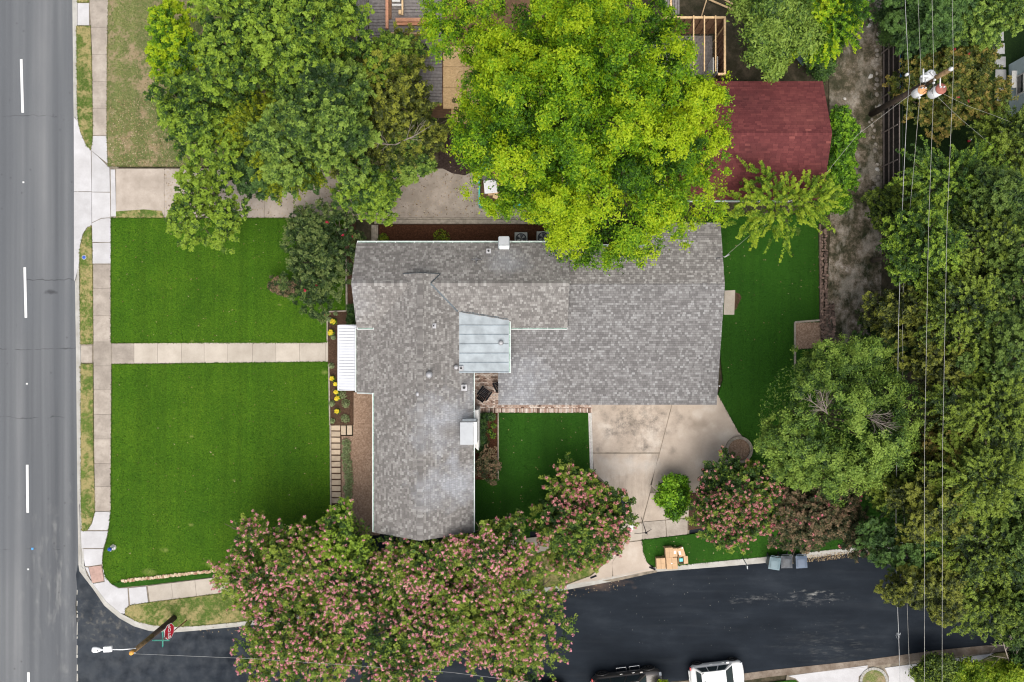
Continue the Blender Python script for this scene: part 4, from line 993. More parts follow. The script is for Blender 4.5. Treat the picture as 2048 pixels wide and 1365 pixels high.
roofdeck('roof', [(bx+.35,wy0-.2,3.6),(bx+9,wy0-.2,5.6),(bx+9,wy1+.1,5.6),(bx+.35,wy1+.1,3.6)], bh, MT['oldroof'])

# ================================================================== TREES AND PLANTS
def unit(a): return a/np.maximum(np.linalg.norm(a, axis=1, keepdims=True), 1e-9)
def leaves(c, nrm, size, asp, rng):
    N = len(c)
    t = unit(np.cross(nrm, unit(rng.normal(size=(N,3))))); b = np.cross(nrm, t)
    L = (size*rng.uniform(.6,1.25,N))[:,None]; W = L*asp
    return np.stack([c-t*L*.5+b*W*.62, c-t*L*.5-b*W*.62, c+t*L*.72-nrm*L*.05], 1).reshape(-1, 3)
def ptin(px, py, rx, ry, ztop, H, z0=None):
    z0 = ztop-H/2
    x, y = P(px, py, z0); k = (CAM_H-z0)/FOCAL
    return np.array([x, y, z0]), np.array([rx*k, ry*k, H/2])
NLEAF = [0]
def tree(name, label, cat, px, py, rx, ry, ztop, H, mat, nlobe=16, lobe=0.34, ntuft=34, nleaf=60, leaf=0.17, asp=.55, seed=1, group=None,
         up=0.5, rnd=0.55, tone=(.34,.22,.19), tone0=.45, fill=0.25, style='lobe', flowers=None, trunk_r=None, base=None, bare=0, gap=0.0, zlow=-.25, gap_in=0, tuftr=.24, elong=1.0, clear=(), extra=None, rough=.22):
    rng = np.random.default_rng(seed+100)
    C, R = ptin(px, py, rx, ry, ztop, H)
    bx, by = (C[0], C[1]) if base is None else P(*base)
    root = empty(name, (bx, by, 0)); tag(root, label, cat, group)
    org = np.array([bx, by, 0])
    rm = min(R[0], R[1]); lr = rm*lobe
    # lobe centres, spread by dart throwing
    cen = []; tries = 0; md = 0.85*lr*(1.0 if nlobe < 30 else .8)
    while len(cen) < nlobe and tries < 4000:
        tries += 1
        d = rng.normal(size=3); d /= np.linalg.norm(d)
        if d[2] < zlow: continue
        ang = math.atan2(d[1], d[0]); wob = 1+rough*math.sin(3*ang+seed)+rough*.6*math.sin(5*ang+2.3*seed)+rng.uniform(-.12,.08)
        rad = rng.uniform(.35, 1.0)**.5 if rng.random() < .5 else rng.uniform(.85, 1)
        p = C+d*(R*np.array([wob,wob,1])-np.array([lr,lr,lr*.7]))*rad
        if all(np.linalg.norm((p-q)*np.array([1,1,.6])) > md for q in cen): cen.append(p)
    if extra:
        for (ex, ey, ez) in extra: cen.append(np.array([*P(ex,ey,ez), ez]))
    if style != 'lobe' and nlobe > 10 and rough > .06:
        for _ in range(5):
            a_ = rng.uniform(0, 2*np.pi); q_ = rng.uniform(.86, 1.02); cen.append(C+np.array([math.cos(a_)*R[0]*q_, math.sin(a_)*R[1]*q_, R[2]*rng.uniform(-.35,.25)]))
    cen = np.array(cen); nl = len(cen)
    if style == 'lobe': cen[:,2] += rng.uniform(-.9, .5, nl)*lr*.8
    lrad = lr*rng.uniform(.7, 1.2, nl); ltone = rng.normal(size=nl)
    # tufts
    d = unit(rng.normal(size=(nl*ntuft, 3))); d[:,2] = np.where(d[:,2] < zlow*1.2, -d[:,2], d[:,2])
    li = np.repeat(np.arange(nl), ntuft); sc = rng.uniform(.72, 1.12, len(d))*(1+.18*np.sin(d[:,0]*5+ltone[li]*9)*np.cos(d[:,1]*4))
    dd_ = d*np.array([1,1,.8])
    if elong > 1:
        ax_ = unit(cen-np.array([C[0], C[1], C[2]-R[2]])); a_ = ax_[li]; dd_ = dd_+a_*((dd_*a_).sum(1, keepdims=True))*(elong-1)
    tc = cen[li]+dd_*lrad[li][:,None]*sc[:,None]; ttone = rng.normal(size=len(d))
    if clear:
        kx = 1024+tc[:,0]*FOCAL/(CAM_H-tc[:,2]); ky = 682.5-tc[:,1]*FOCAL/(CAM_H-tc[:,2]); keep = np.ones(len(tc), bool)
        for (qa, qb, qc, qd) in clear: keep &= ~((kx > qa) & (kx < qc) & (ky > qb) & (ky < qd))
        tc, d, li, ttone = tc[keep], d[keep], li[keep], ttone[keep]
    if gap > 0:
        keep = rng.random(len(d)) > gap*(0.5+np.sin(tc[:,0]*1.7+seed)*np.sin(tc[:,1]*1.9)*.5)*2; tc, d, li, ttone = tc[keep], d[keep], li[keep], ttone[keep]
    ti = np.repeat(np.arange(len(tc)), nleaf)
    if style == 'lobe':
        off = rng.normal(size=(len(ti), 3))*(lrad[li[ti]]*tuftr)[:,None]*np.array([1,1,.7])
        c = tc[ti]+off; nrm = unit(d[ti]*.8+np.array([0,0,up])+rng.normal(size=(len(ti),3))*rnd)
    else:   # sprays: leaflets along shoots that leave each tuft
        rad_ = unit((tc-C)*np.array([1,1,.6])/R)
        if style == 'spray': sd_ = unit(d*np.array([.5,.5,.35])+rad_*.8+rng.normal(size=(len(d),3))*.35); ln = rng.uniform(.6,1.7,len(d))*lrad[li]
        else: sd_ = unit(d*np.array([1,1,.6])+rng.normal(size=(len(d),3))*.45+np.array([0,0,.25])); ln = rng.uniform(.4,1.0,len(d))*lrad[li]*.75
        t = rng.random(len(ti)); s = sd_[ti]
        side = unit(np.cross(s, np.array([0,0,1.0]))); lat = np.where(rng.random(len(ti)) < .5, -1., 1.)*rng.uniform(.02,.09 if style == 'spray' else .16,len(ti))*(1-.4*t)
        c = tc[ti]+s*(t*ln[ti])[:,None]+side*lat[:,None]+np.stack([np.zeros(len(ti)),np.zeros(len(ti)),-.35*t*t*ln[ti]],1)+rng.normal(size=(len(ti),3))*.02
        nrm = unit(np.array([0,0,1.0])+rng.normal(size=(len(ti),3))*rnd*.7+side*lat[:,None]*2)
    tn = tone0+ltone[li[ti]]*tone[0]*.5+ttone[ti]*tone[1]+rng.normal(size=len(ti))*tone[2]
    # young shoot ends are paler; lit tips and shaded gaps are also painted in
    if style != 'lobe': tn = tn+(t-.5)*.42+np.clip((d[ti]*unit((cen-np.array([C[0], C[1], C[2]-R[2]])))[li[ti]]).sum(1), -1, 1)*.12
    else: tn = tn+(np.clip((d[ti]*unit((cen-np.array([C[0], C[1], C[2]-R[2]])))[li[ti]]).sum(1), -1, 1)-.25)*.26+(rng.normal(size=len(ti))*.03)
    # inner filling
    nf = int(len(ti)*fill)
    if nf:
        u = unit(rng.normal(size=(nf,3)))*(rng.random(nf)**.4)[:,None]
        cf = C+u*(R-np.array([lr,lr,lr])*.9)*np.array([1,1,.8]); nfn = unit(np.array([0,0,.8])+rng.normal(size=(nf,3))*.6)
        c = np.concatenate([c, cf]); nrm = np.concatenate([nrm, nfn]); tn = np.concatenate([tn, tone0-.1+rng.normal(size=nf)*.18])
    k = c[:,2] > .12; c, nrm, tn = c[k], nrm[k], tn[k]
    NLEAF[0] += len(c)
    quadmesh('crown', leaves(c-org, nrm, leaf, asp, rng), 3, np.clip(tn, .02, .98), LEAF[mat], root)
    # flowers: heads of small petals at the tips of the tufts
    if flowers:
        fm, frac, fsz, fn = flowers
        k = (rng.random(len(tc)) < frac*(1+.9*np.sin(tc[:,0]*1.1+seed*2)*np.sin(tc[:,1]*1.3+seed))) & (d[:,2] > -.1)
        fc = (tc[k]+d[k]*(lrad[li[k]]*.30)[:,None]+np.array([0,0,.16])) if style == 'lobe' else (tc[k]+sd_[k]*ln[k][:,None]+np.array([0,0,-.10])-np.array([0,0,.2])*ln[k][:,None]+np.array([0,0,.16])); ft = rng.normal(size=len(fc))
        fi = np.repeat(np.arange(len(fc)), fn); fo = unit(rng.normal(size=(len(fi),3)))*fsz*rng.uniform(.3,1,len(fi))[:,None]*np.array([1,1,1.1])
        fo[:,2] = np.abs(fo[:,2])
        fnm = unit(fo+rng.normal(size=(len(fi),3))*.4*fsz)
        quadmesh('flowers', leaves(fc[fi]+fo-org, fnm, fsz*.62, .8, rng), 3, np.clip(.45+ft[fi]*.2+rng.normal(size=len(fi))*.12, .02, .98), LEAF[fm], root, 'stuff')
    # trunk and limbs
    tr = trunk_r or max(.06, rm*.055); mb = MB()
    fork = np.array([bx+(C[0]-bx)*.5, by+(C[1]-by)*.5, max(.5, C[2]-R[2]*.75)])
    if ztop > 1.6:
        p0 = np.array([bx,by,-.1]); mb.tube([p0-org, (p0+fork)/2+rng.normal(size=3)*.06-org, fork-org], [tr*1.35, tr, tr*.85], 8)
        for j in rng.permutation(nl)[:min(nl, 14)]:
            e = cen[j]; m = fork+(e-fork)*.5+np.array([0,0,-.1*rm])+rng.normal(size=3)*.12*lr
            mb.tube([fork-org, m-org, e-org], [tr*.6, tr*.35, tr*.1], 5, False)
            for _ in range(2):
                e2 = e+unit(rng.normal(size=(1,3)))[0]*lr*.7; mb.tube([e-org+(m-e)*.3, e2-org], [tr*.18, .012], 4, False)
        mb.build('trunk', MT['bark'], root)
    return root, cen
def bare_branch(root, pts, r, seed, mat='bark_pale', spread=.5, name='bare_branch', fan=9):
    """dead limb with fanning twigs: pts = [(px,py,z) start, end]"""
    rng = random.Random(seed); (ax, ay, az), (bx, by, bz) = pts
    a = Vector(P3(ax,ay,az)); b = Vector(P3(bx,by,bz)); o = Vector(root.location); mb = MB()
    mid = a.lerp(b, .5)+Vector((rng.uniform(-.1,.1), rng.uniform(-.1,.1), .1)); mb.tube([a-o, mid-o, b-o], [r, r*.7, r*.2], 5)
    d = (b-a); L = d.length
    for i in range(fan):
        t = rng.uniform(.1,.85); s = a.lerp(b, t); ang = rng.choice((-1,1))*rng.uniform(.25,spread+.35); dd = Matrix.Rotation(ang, 3, 'Z') @ d.normalized()
        l = L*rng.uniform(.3,.6)*(1.1-t*.5); e = s+dd*l+Vector((0,0,rng.uniform(-.1,.25)))
        m = s.lerp(e,.5)+Vector((rng.uniform(-.06,.06),rng.uniform(-.06,.06),0)); mb.tube([s-o,m-o,e-o],[r*.45,r*.3,r*.12],4,False)
        for _ in range(2):
            t2 = rng.uniform(.3,.8); s2 = s.lerp(e,t2); e2 = s2+(Matrix.Rotation(rng.uniform(-.9,.9),3,'Z') @ dd)*l*.4; mb.tube([s2-o,e2-o],[r*.2,.006],3,False)
    return mb.build(name, MT[mat], root)

# --- the giant lime coloured tree behind the house
big, _ = tree('shade_tree', 'huge lime green tree with billowing crown overhanging the house and the red roofed garage', 'tree', 1172, 236, 285, 272, 14.5, 9.0, 'lime_leaf',
     nlobe=66, lobe=.16, elong=1.5, ntuft=46, nleaf=70, leaf=.128, asp=.6, gap=.07, seed=3, up=.25, rnd=.45, tone=(.32,.16,.14), tone0=.52, clear=[(900,440,1096,560),(955,352,1000,398),(884,112,925,212),(1384,20,1520,152),(1456,0,1600,470),(1310,498,1480,600),(1060,535,1300,640),(1030,402,1060,414)], fill=.07, trunk_r=.38, tuftr=.13, zlow=-.1, rough=.05,
     extra=[(1200,490,6.5),(1262,478,6.5),(1150,468,6.5),(1200,515,6),(1125,455,6.5),(1000,395,6.5),(1010,100,10),(905,95,9),(1040,420,6),(900,40,9),(960,10,10),(1080,390,7.5),(985,360,7.5),(1060,345,8),(1100,440,6.5),(970,190,9),(990,240,9),(960,250,8.5),(1420,200,9),(1430,310,8),(1385,390,7.5),(1330,440,7)])
# --- neighbour's group of trees on the left
A = dict(style='spray2', rnd=.6, rough=.28)
tree('shade_tree', 'bright lime young tree at the left tip of the group above the dry lawn', 'tree', 358, 92, 66, 72, 6.5, 4, 'lime_leaf', nlobe=9, lobe=.42, ntuft=50, nleaf=34, leaf=.16, seed=21, tone0=.52, fill=.15, **A)
tree('shade_tree', 'broad mid green tree reaching beyond the top edge over the dry lawn', 'tree', 560, 78, 172, 140, 11, 7, 'ash_leaf', nlobe=30, lobe=.27, ntuft=60, nleaf=44, leaf=.16, seed=22, fill=.10, gap=.2, tone0=.53, **A)
tree('shade_tree', 'blue green feathery tree in the middle of the group above the neighbour driveway', 'tree', 650, 256, 118, 104, 11, 6.5, 'green_leaf', nlobe=20, lobe=.31, ntuft=60, nleaf=44, leaf=.16, seed=23, fill=.12, gap=.15, tone0=.52, **A)
tree('shade_tree', 'golden olive tree with upright sprays between the feathery tree and the dark low tree', 'tree', 555, 275, 88, 78, 8, 5, 'gold_leaf', nlobe=13, lobe=.36, ntuft=58, nleaf=40, leaf=.13, seed=24, fill=.25, tone0=.5, style='spray', rnd=.8)
tree('shade_tree', 'loose green tree over the bare patch of the dry lawn', 'tree', 415, 240, 92, 86, 7.5, 5, 'ash_leaf', nlobe=15, lobe=.34, ntuft=54, nleaf=40, leaf=.15, seed=25, fill=.1, gap=.2, tone0=.48, **A)
tree('shade_tree', 'dark green low tree overhanging the middle of the neighbour driveway', 'tree', 545, 348, 80, 50, 6, 4, 'dark_leaf', nlobe=12, lobe=.38, ntuft=54, nleaf=40, leaf=.16, seed=26, fill=.3, **A)
thin, _ = tree('shade_tree', 'thin light green tree with grey twigs over the driveway and the upper front lawn', 'tree', 408, 418, 80, 78, 6.5, 3.6, 'ash_leaf', nlobe=22, lobe=.30, ntuft=40, nleaf=36, leaf=.14, seed=27, fill=.03, tone0=.68, gap=.5, **A)
for i in range(5): bare_branch(thin, [(405+i*4,400,4.6),(380+i*16,375+abs(i-2)*8,5.6)], .05, 300+i)
thin2, _ = tree('shade_tree', 'dull olive tree with a pale forked bare limb right of the feathery tree', 'tree', 778, 222, 118, 132, 7.5, 5, 'olive_leaf', nlobe=24, lobe=.30, clear=[(856,20,900,240)], ntuft=54, nleaf=42, leaf=.14, seed=28, fill=.3, tone0=.42, gap=.15, **A)
bare_branch(thin2, [(790,290,6.9),(740,285,7.4)], .035, 41, spread=.9, fan=5); bare_branch(thin2, [(790,290,6.9),(865,250,7.5)], .04, 42, spread=.9, fan=5)
tree('shade_tree', 'yellow green tree reaching down over the driveway edge to the house corner', 'tree', 735, 385, 54, 48, 6.5, 4, 'ash_leaf', nlobe=11, lobe=.38, ntuft=50, nleaf=40, leaf=.14, seed=29, fill=.2, tone0=.58, **A)
tree('shade_tree', 'yellowish tree beside the stacked cedar boards at the building site', 'tree', 790, 120, 62, 68, 7, 4, 'ash_leaf', nlobe=9, lobe=.36, clear=[(770,0,900,74)], ntuft=44, nleaf=38, leaf=.14, seed=31, fill=.1, tone0=.68, gap=.2, **A)
tree('shade_tree', 'deep green tree between the olive tree and the driveway', 'tree', 810, 300, 64, 52, 6, 4, 'green_leaf', nlobe=11, lobe=.38, ntuft=46, nleaf=40, leaf=.15, seed=30, fill=.2, tone0=.45, **A)
# --- dark shrub tree on the front lawn
tree('crepe_myrtle', 'dark grey green shrubby tree with a few red flowers west of the house', 'tree', 635, 520, 74, 104, 3.6, 3.0, 'lawnshrub_leaf', nlobe=18, lobe=.34, ntuft=44, nleaf=40, leaf=.115, seed=33, fill=.2, gap=.15, tone0=.42, flowers=('red_petal', .006, .12, 26), style='spray2', rnd=.7)
tree('shrub', 'small reddish tipped shrub on the front lawn beside the dark shrubby tree', 'shrub', 566, 574, 36, 22, 1.8, 1.4, 'rust_leaf', nlobe=7, lobe=.5, ntuft=24, nleaf=30, leaf=.11, seed=34, fill=.1, tone0=.5, gap=.2, style='spray2', rnd=.7)
# --- crepe myrtles
MY = dict(style='spray2', rnd=.65, leaf=.125, asp=.55, fill=.12)
fl = ('pink_petal', .20, .10, 12)
for i, (lab, px, py, rx, ry, zt, t0, fr, m) in enumerate((
    ('pink flowering crepe myrtle with the leftmost crown above the lower lawn', 545, 1120, 108, 92, 6.5, .52, .22, 'myrtle_leaf'),
    ('pink flowering crepe myrtle at the bottom left between verge and side street', 590, 1275, 128, 112, 6.5, .52, .24, 'myrtle_leaf'),
    ('sparsely flowering green crepe myrtle directly below the gravel bed', 690, 1085, 78, 80, 6.2, .5, .06, 'ash_leaf'),
    ('pink flowering crepe myrtle in front of the south gable point', 852, 1135, 98, 82, 6.5, .50, .22, 'myrtle_leaf'),
    ('dark centred pink crepe myrtle overhanging the side street below the gable', 800, 1285, 112, 105, 6.5, .40, .26, 'myrtle_leaf'),
    ('pink flowering crepe myrtle at the right corner of the south wing', 988, 1105, 80, 76, 6.5, .52, .20, 'myrtle_leaf'),
    ('pink flowering crepe myrtle with a crown reaching furthest over the side street', 1030, 1245, 112, 112, 6.8, .55, .24, 'myrtle_leaf'),
    ('pink crepe myrtle filling the gap between the gable point and the street', 700, 1190, 90, 85, 6.4, .45, .20, 'myrtle_leaf'),
    ('pink crepe myrtle in the centre of the flowering row above the street kerb', 915, 1225, 80, 80, 6.6, .5, .25, 'myrtle_leaf'))):
    tree('crepe_myrtle', lab, 'tree', px, py, rx, ry, zt, 4.4, m, nlobe=20, lobe=.30, ntuft=46, nleaf=30, seed=40+i, tone0=t0+.12, gap=.2, clear=[(1048,900,1260,1085),(700,950,958,1074),(440,1000,475,1105)], flowers=('pink_petal', min(.95,fr*4.2), .11, 17), **MY)
tree('crepe_myrtle', 'round crepe myrtle with magenta flowers on the left side of the driveway mouth', 'tree', 1160, 1037, 104, 112, 5.5, 4.6, 'myrtle_leaf', nlobe=30, lobe=.27, ntuft=46, nleaf=42, seed=52, tone0=.42, clear=[(1020,900,1055,1000)], flowers=('dusty_petal', .5, .13, 20), style='spray2', rnd=.75, leaf=.13, asp=.5, fill=.35, rough=.03)
tree('crepe_myrtle', 'dark crepe myrtle with magenta flowers on the right side of the driveway mouth', 'tree', 1470, 1006, 98, 98, 5.0, 4.2, 'myrtle_leaf', nlobe=30, lobe=.27, ntuft=46, nleaf=42, seed=53, tone0=.36, clear=[(1440,860,1512,896),(1525,1098,1640,1190)], flowers=('dusty_petal', .6, .115, 17), style='spray2', rnd=.75, leaf=.12, asp=.5, fill=.35, rough=.05)
tree('crepe_myrtle', 'dull reddish crepe myrtle above the wheeled bins', 'tree', 1635, 1025, 110, 84, 4.6, 3.6, 'rust_leaf', nlobe=24, lobe=.3, ntuft=40, nleaf=42, seed=54, tone0=.40, clear=[(1500,1098,1640,1190)], flowers=('magenta_petal', .10, .10, 12), style='spray2', rnd=.75, leaf=.12, asp=.5, fill=.4)
tree('shrub', 'small rusty brown shrub at the courtyard lawn below the chimney bed', 'shrub', 975, 932, 27, 30, 1.9, 1.7, 'rust_leaf', nlobe=8, lobe=.5, ntuft=22, nleaf=26, leaf=.09, seed=55, fill=.2, tone0=.35, gap=.2, style='spray2', rnd=.7)
tree('shrub', 'dense glossy bright green shrub standing alone right of the driveway', 'shrub', 1347, 994, 34, 48, 2.4, 2.3, 'shrub_leaf', nlobe=14, lobe=.42, ntuft=34, nleaf=26, leaf=.15, asp=.6, seed=56, fill=.4, tone0=.45, up=.3)
tree('shrub', 'dark clipped shrub beside the white chimney base', 'shrub', 964, 870, 9, 36, 1.2, 1.1, 'dark_leaf', nlobe=8, lobe=1.0, ntuft=22, nleaf=22, leaf=.09, seed=57, fill=.2, tone0=.4)
tree('shrub', 'dark clump at the upper end of the chimney bed below the brick edge', 'shrub', 972, 834, 16, 8, 0.9, .8, 'dark_leaf', nlobe=6, lobe=.9, ntuft=18, nleaf=22, leaf=.09, seed=58, fill=.2, tone0=.4)
tree('shrub', 'dark evergreen shrub tucked under the west gable edge', 'shrub', 703, 632, 9, 26, 1.5, 1.4, 'dark_leaf', nlobe=7, lobe=.9, ntuft=20, nleaf=22, leaf=.09, seed=59, fill=.2, tone0=.4)
# --- small bedding plants
def plant(name, label, px, py, r, h, leafm, flowerm=None, n=150, seed=1, leaf=.09, group=None, cat='plant'):
    rng = np.random.default_rng(seed+900); x, y = P(px, py); root = empty(name, (x, y, 0.12)); tag(root, label, cat, group); r = M_(r)
    th = rng.uniform(0, 2*np.pi, n); q = rng.random(n)**.6*r; c = np.stack([np.cos(th)*q, np.sin(th)*q, h*(1-.6*(q/r)**2)*rng.uniform(.4,1,n)], 1)
    nr = unit(np.stack([np.cos(th)*.5, np.sin(th)*.5, np.ones(n)], 1)+rng.normal(size=(n,3))*.4)
    quadmesh('foliage', leaves(c, nr, leaf, .4, rng), 3, rng.random(n), LEAF[leafm], root)
    if flowerm:
        m = n//2; th = rng.uniform(0,2*np.pi,m); q = rng.random(m)**.5*r*.75; c = np.stack([np.cos(th)*q, np.sin(th)*q, np.full(m,h*1.05)+rng.uniform(0,.06,m)], 1)
        quadmesh('flowers', leaves(c, unit(np.array([0,0,1.])+rng.normal(size=(m,3))*.4), leaf*.9, .7, rng), 3, rng.random(m), LEAF[flowerm], root)
    return root
yl = [(669,644,6.5,'yellow flowering clump nearest the top of the bed above the walk'), (664,666,7,'yellow flowering clump just above the front walk by the porch'), (667,757,5.5,'upper yellow flowering clump below the front walk'),
      (673.5,768,4.5,'second yellow clump below the walk touching the porch roof edge'), (675,784,5,'yellow clump at the lower corner of the porch roof'), (677,796,6,'yellow clump beside the larger grey green clump'), (676,822,5.5,'lowest yellow flowering clump in the mulch bed')]
for i, (x, y, r, l) in enumerate(yl): plant('yellow_flower', l, x, y, r, .35, 'shrub_leaf', 'yellow_petal', 110, i, .10)
for i, (x, y, r) in enumerate([(686,789,9),(693,807,9),(665,807,6),(692,837,9),(666,842,5),(664,732,6),(668,675,5),(661,640,5),(673,628,4)]):
    plant('sage_plant', ['grey green clump touching the lower right corner of the porch roof', 'wide grey green clump one below the porch corner in the mulch bed', 'small grey green clump by the lawn edging left of the porch corner', 'grey green clump in the lowest right corner of the mulch bed', 'tiny grey green clump in the lowest left corner of the mulch bed', 'tiny clump in the mulch right under the front walk', 'tiny clump in the mulch right above the front walk', 'tiny clump by the edging left of the topmost yellow flower', 'small dull clump at the top corner of the mulch bed'][i], x, y, r, .35, 'sage_leaf', None, 130, 20+i, .10, 'grey green clumps in the front mulch bed')
for i, (x, y, r) in enumerate([(694,886,9),(695,899,9),(693,912,9),(696,925,10),(697,938,10),(698,951,9),(700,964,9),(697,977,10),(699,990,8),(695,1002,8)]):
    plant('sage_plant', '%s grey green bush from the two side by side pavers down the gravel row' % ['first','second','third','fourth','fifth','sixth','seventh','eighth','ninth','tenth'][i], x, y, r, .45, 'sage_leaf', None, 190, 40+i, .10, 'grey green bushes along the gravel bed')
for i, (x, y, r, l) in enumerate([(987,851,5.5,'upper light green rosette in the chimney bed'),(980,862,4.5,'dull rosette in the middle of the chimney bed'),(986,871,6,'lower light green rosette in the chimney bed')]):
    plant('bed_plant', l, x, y, r, .3, 'ash_leaf', None, 90, 60+i, .13)
for i, (x, y, r, l) in enumerate([(768,479,11,'yellow green plant by the small gate at the north mulch bed'),(883,477,17,'wider yellow green plant in the middle of the north mulch bed')]):
    plant('bed_plant', l, x, y, r, .6, 'gold_leaf', None, 260, 70+i, .12)
plant('ground_cover', 'thin green strip of plants between edging and west gable', 702, 545, 6, .3, 'grey_leaf', None, 160, 75, .1); plant('ground_cover', 'small weed patch above the dead root at the north west corner', 703, 470, 9, .3, 'shrub_leaf', None, 200, 76, .1)
# dead root at the house corner
x, y = P(697,492); rt = empty('dead_root', (x, y, .1)); tag(rt, 'orange brown dead root tangle at the north west house corner', 'root'); mb = MB()
for i in range(12):
    a = random.uniform(0, 6.28); l = random.uniform(.25,.55); mb.tube([(0,0,.2),(math.cos(a)*l*.5,math.sin(a)*l*.5,.28),(math.cos(a)*l,math.sin(a)*l,.05)],[.06,.04,.015],5)
mb.build('root_tangle', MT['stump'], rt)

# --- fallen leaves
def litter(polys, n, seed, z=.14):
    rng = np.random.default_rng(seed); A = []
    for poly in polys:
        q = PL(poly); xs = [a for a, b in q]; ys = [b for a, b in q]
        X = rng.uniform(min(xs), max(xs), n); Y = rng.uniform(min(ys), max(ys), n); k = inpoly(q, X, Y); A.append(np.stack([X[k], Y[k], np.full(k.sum(), z)], 1))
    c = np.concatenate(A); nr = unit(np.array([0,0,1.])+rng.normal(size=(len(c),3))*.25)
    return quadmesh('fallen_leaves', leaves(c, nr, .075, .6, rng), 3, rng.random(len(c)), LEAF['litter_leaf'], None, 'stuff')
tag(litter([[(330,340),(1100,340),(1100,436),(330,436)],[(222,200),(420,200),(420,334),(222,334)]], 1500, 5, .17), 'brown leaf litter on the neighbour driveway and dry lawn', 'fallen leaves')
tag(litter([[(400,1258),(1130,1180),(1250,1160),(1260,1176),(1130,1200),(400,1275)],[(1560,1112),(1740,1092),(1740,1112),(1560,1130)]], 1600, 6, .02), 'pink brown leaf litter in the side street gutter under the myrtles', 'fallen leaves')
tag(litter([[(1290,1082),(1372,1072),(1500,1058),(1520,1110),(1300,1130)],[(1450,460),(1635,460),(1635,640),(1450,760)],[(1000,830),(1175,830),(1175,1000),(960,1040)]], 70, 7, .18), 'a few dry leaves scattered on the dark back lawns', 'fallen leaves')
tag(litter([L1, L2], 110, 8, .19), 'a few dry leaves scattered on the front lawns', 'fallen leaves')
# --- right hand oak like tree
oak, _ = tree('shade_tree', 'large billowing green tree with two bare grey limbs right of the driveway', 'tree', 1665, 845, 178, 178, 9.5, 6.5, 'green_leaf', clear=[(1430,830,1512,900),(1605,780,1672,832),(1728,828,1790,868)], nlobe=50, lobe=.175, elong=1.4, ntuft=42, nleaf=62, leaf=.118, seed=61, up=.3, rnd=.4, tone=(.38,.22,.16), tone0=.63, fill=.08, tuftr=.14, gap=.20, zlow=-.1, rough=.04)
bare_branch(oak, [(1655,828,8.5),(1612,795,9.9)], .034, 71, spread=.7, fan=11); bare_branch(oak, [(1655,828,8.5),(1640,778,9.9)], .03, 72, spread=.6, fan=10)
bare_branch(oak, [(1728,832,8.7),(1793,862,9.8)], .034, 73, spread=.7, fan=12); bare_branch(oak, [(1728,832,8.7),(1786,826,9.7)], .028, 74, spread=.5, fan=8)
# --- lacy tree over red roof and back lawn
LC = dict(style='spray', rnd=.55)
tree('lacy_tree', 'lacy lime green tree with long finger like shoots over the corner of the back lawn', 'tree', 1558, 412, 104, 62, 6.5, 3.6, 'limegreen_leaf', nlobe=22, lobe=.40, ntuft=12, nleaf=60, leaf=.11, asp=.6, seed=62, fill=.03, gap=.2, tone0=.60, zlow=-.1, rough=.12, **LC)
tree('lacy_tree', 'fern like green tree with long shoots below the neighbour rear lawn', 'tree', 1895, 365, 82, 62, 7, 3.6, 'ash_leaf', nlobe=14, lobe=.46, ntuft=17, nleaf=58, leaf=.12, asp=.6, seed=63, fill=.05, tone0=.52, zlow=-.1, **LC)
tree('shade_tree', 'green tree at the top between the building site and the alley', 'tree', 1548, 62, 78, 92, 7.5, 4.5, 'green_leaf', nlobe=18, lobe=.34, ntuft=48, nleaf=42, leaf=.17, seed=64, fill=.2, tone0=.66)
tree('shade_tree', 'yellow green feathery tree at the top left of the alley', 'tree', 1655, 35, 68, 72, 7, 4.5, 'lime_leaf', nlobe=13, lobe=.36, ntuft=44, nleaf=42, leaf=.14, seed=65, fill=.12, tone0=.38, gap=.15, **LC)
tree('hedge', 'green hedge bush between the red roofed garage and the alley', 'hedge', 1680, 310, 24, 72, 2.6, 2.4, 'shrub_leaf', nlobe=16, lobe=.7, ntuft=40, nleaf=30, leaf=.12, seed=66, fill=.3, tone0=.40, style='spray2')
tree('hedge', 'small hedge bush beside the lacy tree and the alley', 'hedge', 1668, 405, 30, 26, 2.4, 2.2, 'shrub_leaf', nlobe=8, lobe=.6, ntuft=36, nleaf=30, leaf=.12, seed=67, fill=.3, tone0=.45)
tree('shrub', 'dark leafy shrub above the upper right corner of the red roofed garage', 'shrub', 1638, 120, 26, 44, 3, 2.6, 'dark_leaf', nlobe=9, lobe=.6, ntuft=34, nleaf=32, leaf=.13, seed=68, fill=.3)
# --- trees across the alley
tree('crepe_myrtle', 'olive and rust coloured tree under the utility pole transformers', 'tree', 1893, 170, 92, 84, 5, 3.8, 'autumn_leaf', nlobe=22, lobe=.32, ntuft=42, nleaf=40, leaf=.13, seed=81, fill=.25, tone0=.45, flowers=('red_petal', .012, .10, 12), style='spray2', rnd=.7)
tree('shade_tree', 'dark green tree at the top edge above the utility pole', 'tree', 1870, 25, 82, 60, 7, 4.5, 'dark_leaf', nlobe=16, lobe=.34, ntuft=44, nleaf=42, leaf=.16, seed=82, fill=.3, tone0=.55, **A)
tree('shade_tree', 'green tree at the top right above the stepping stones', 'tree', 1972, 15, 72, 66, 7, 4.5, 'green_leaf', nlobe=14, lobe=.36, ntuft=44, nleaf=42, leaf=.16, seed=83, fill=.3, tone0=.5, **A)
tree('vine', 'dark ivy clump at the upper end of the dark fence', 'climbing plant', 1792, 18, 38, 56, 3.4, 3.0, 'dark_leaf', nlobe=12, lobe=.5, ntuft=36, nleaf=36, leaf=.12, seed=84, fill=.3, tone0=.35)
tree('shrub', 'green shrub at the lower end of the dark fence', 'shrub', 1790, 412, 44, 40, 3.4, 3, 'wood_leaf', nlobe=11, lobe=.5, ntuft=36, nleaf=38, leaf=.13, seed=85, fill=.3, tone0=.42, style='spray2')
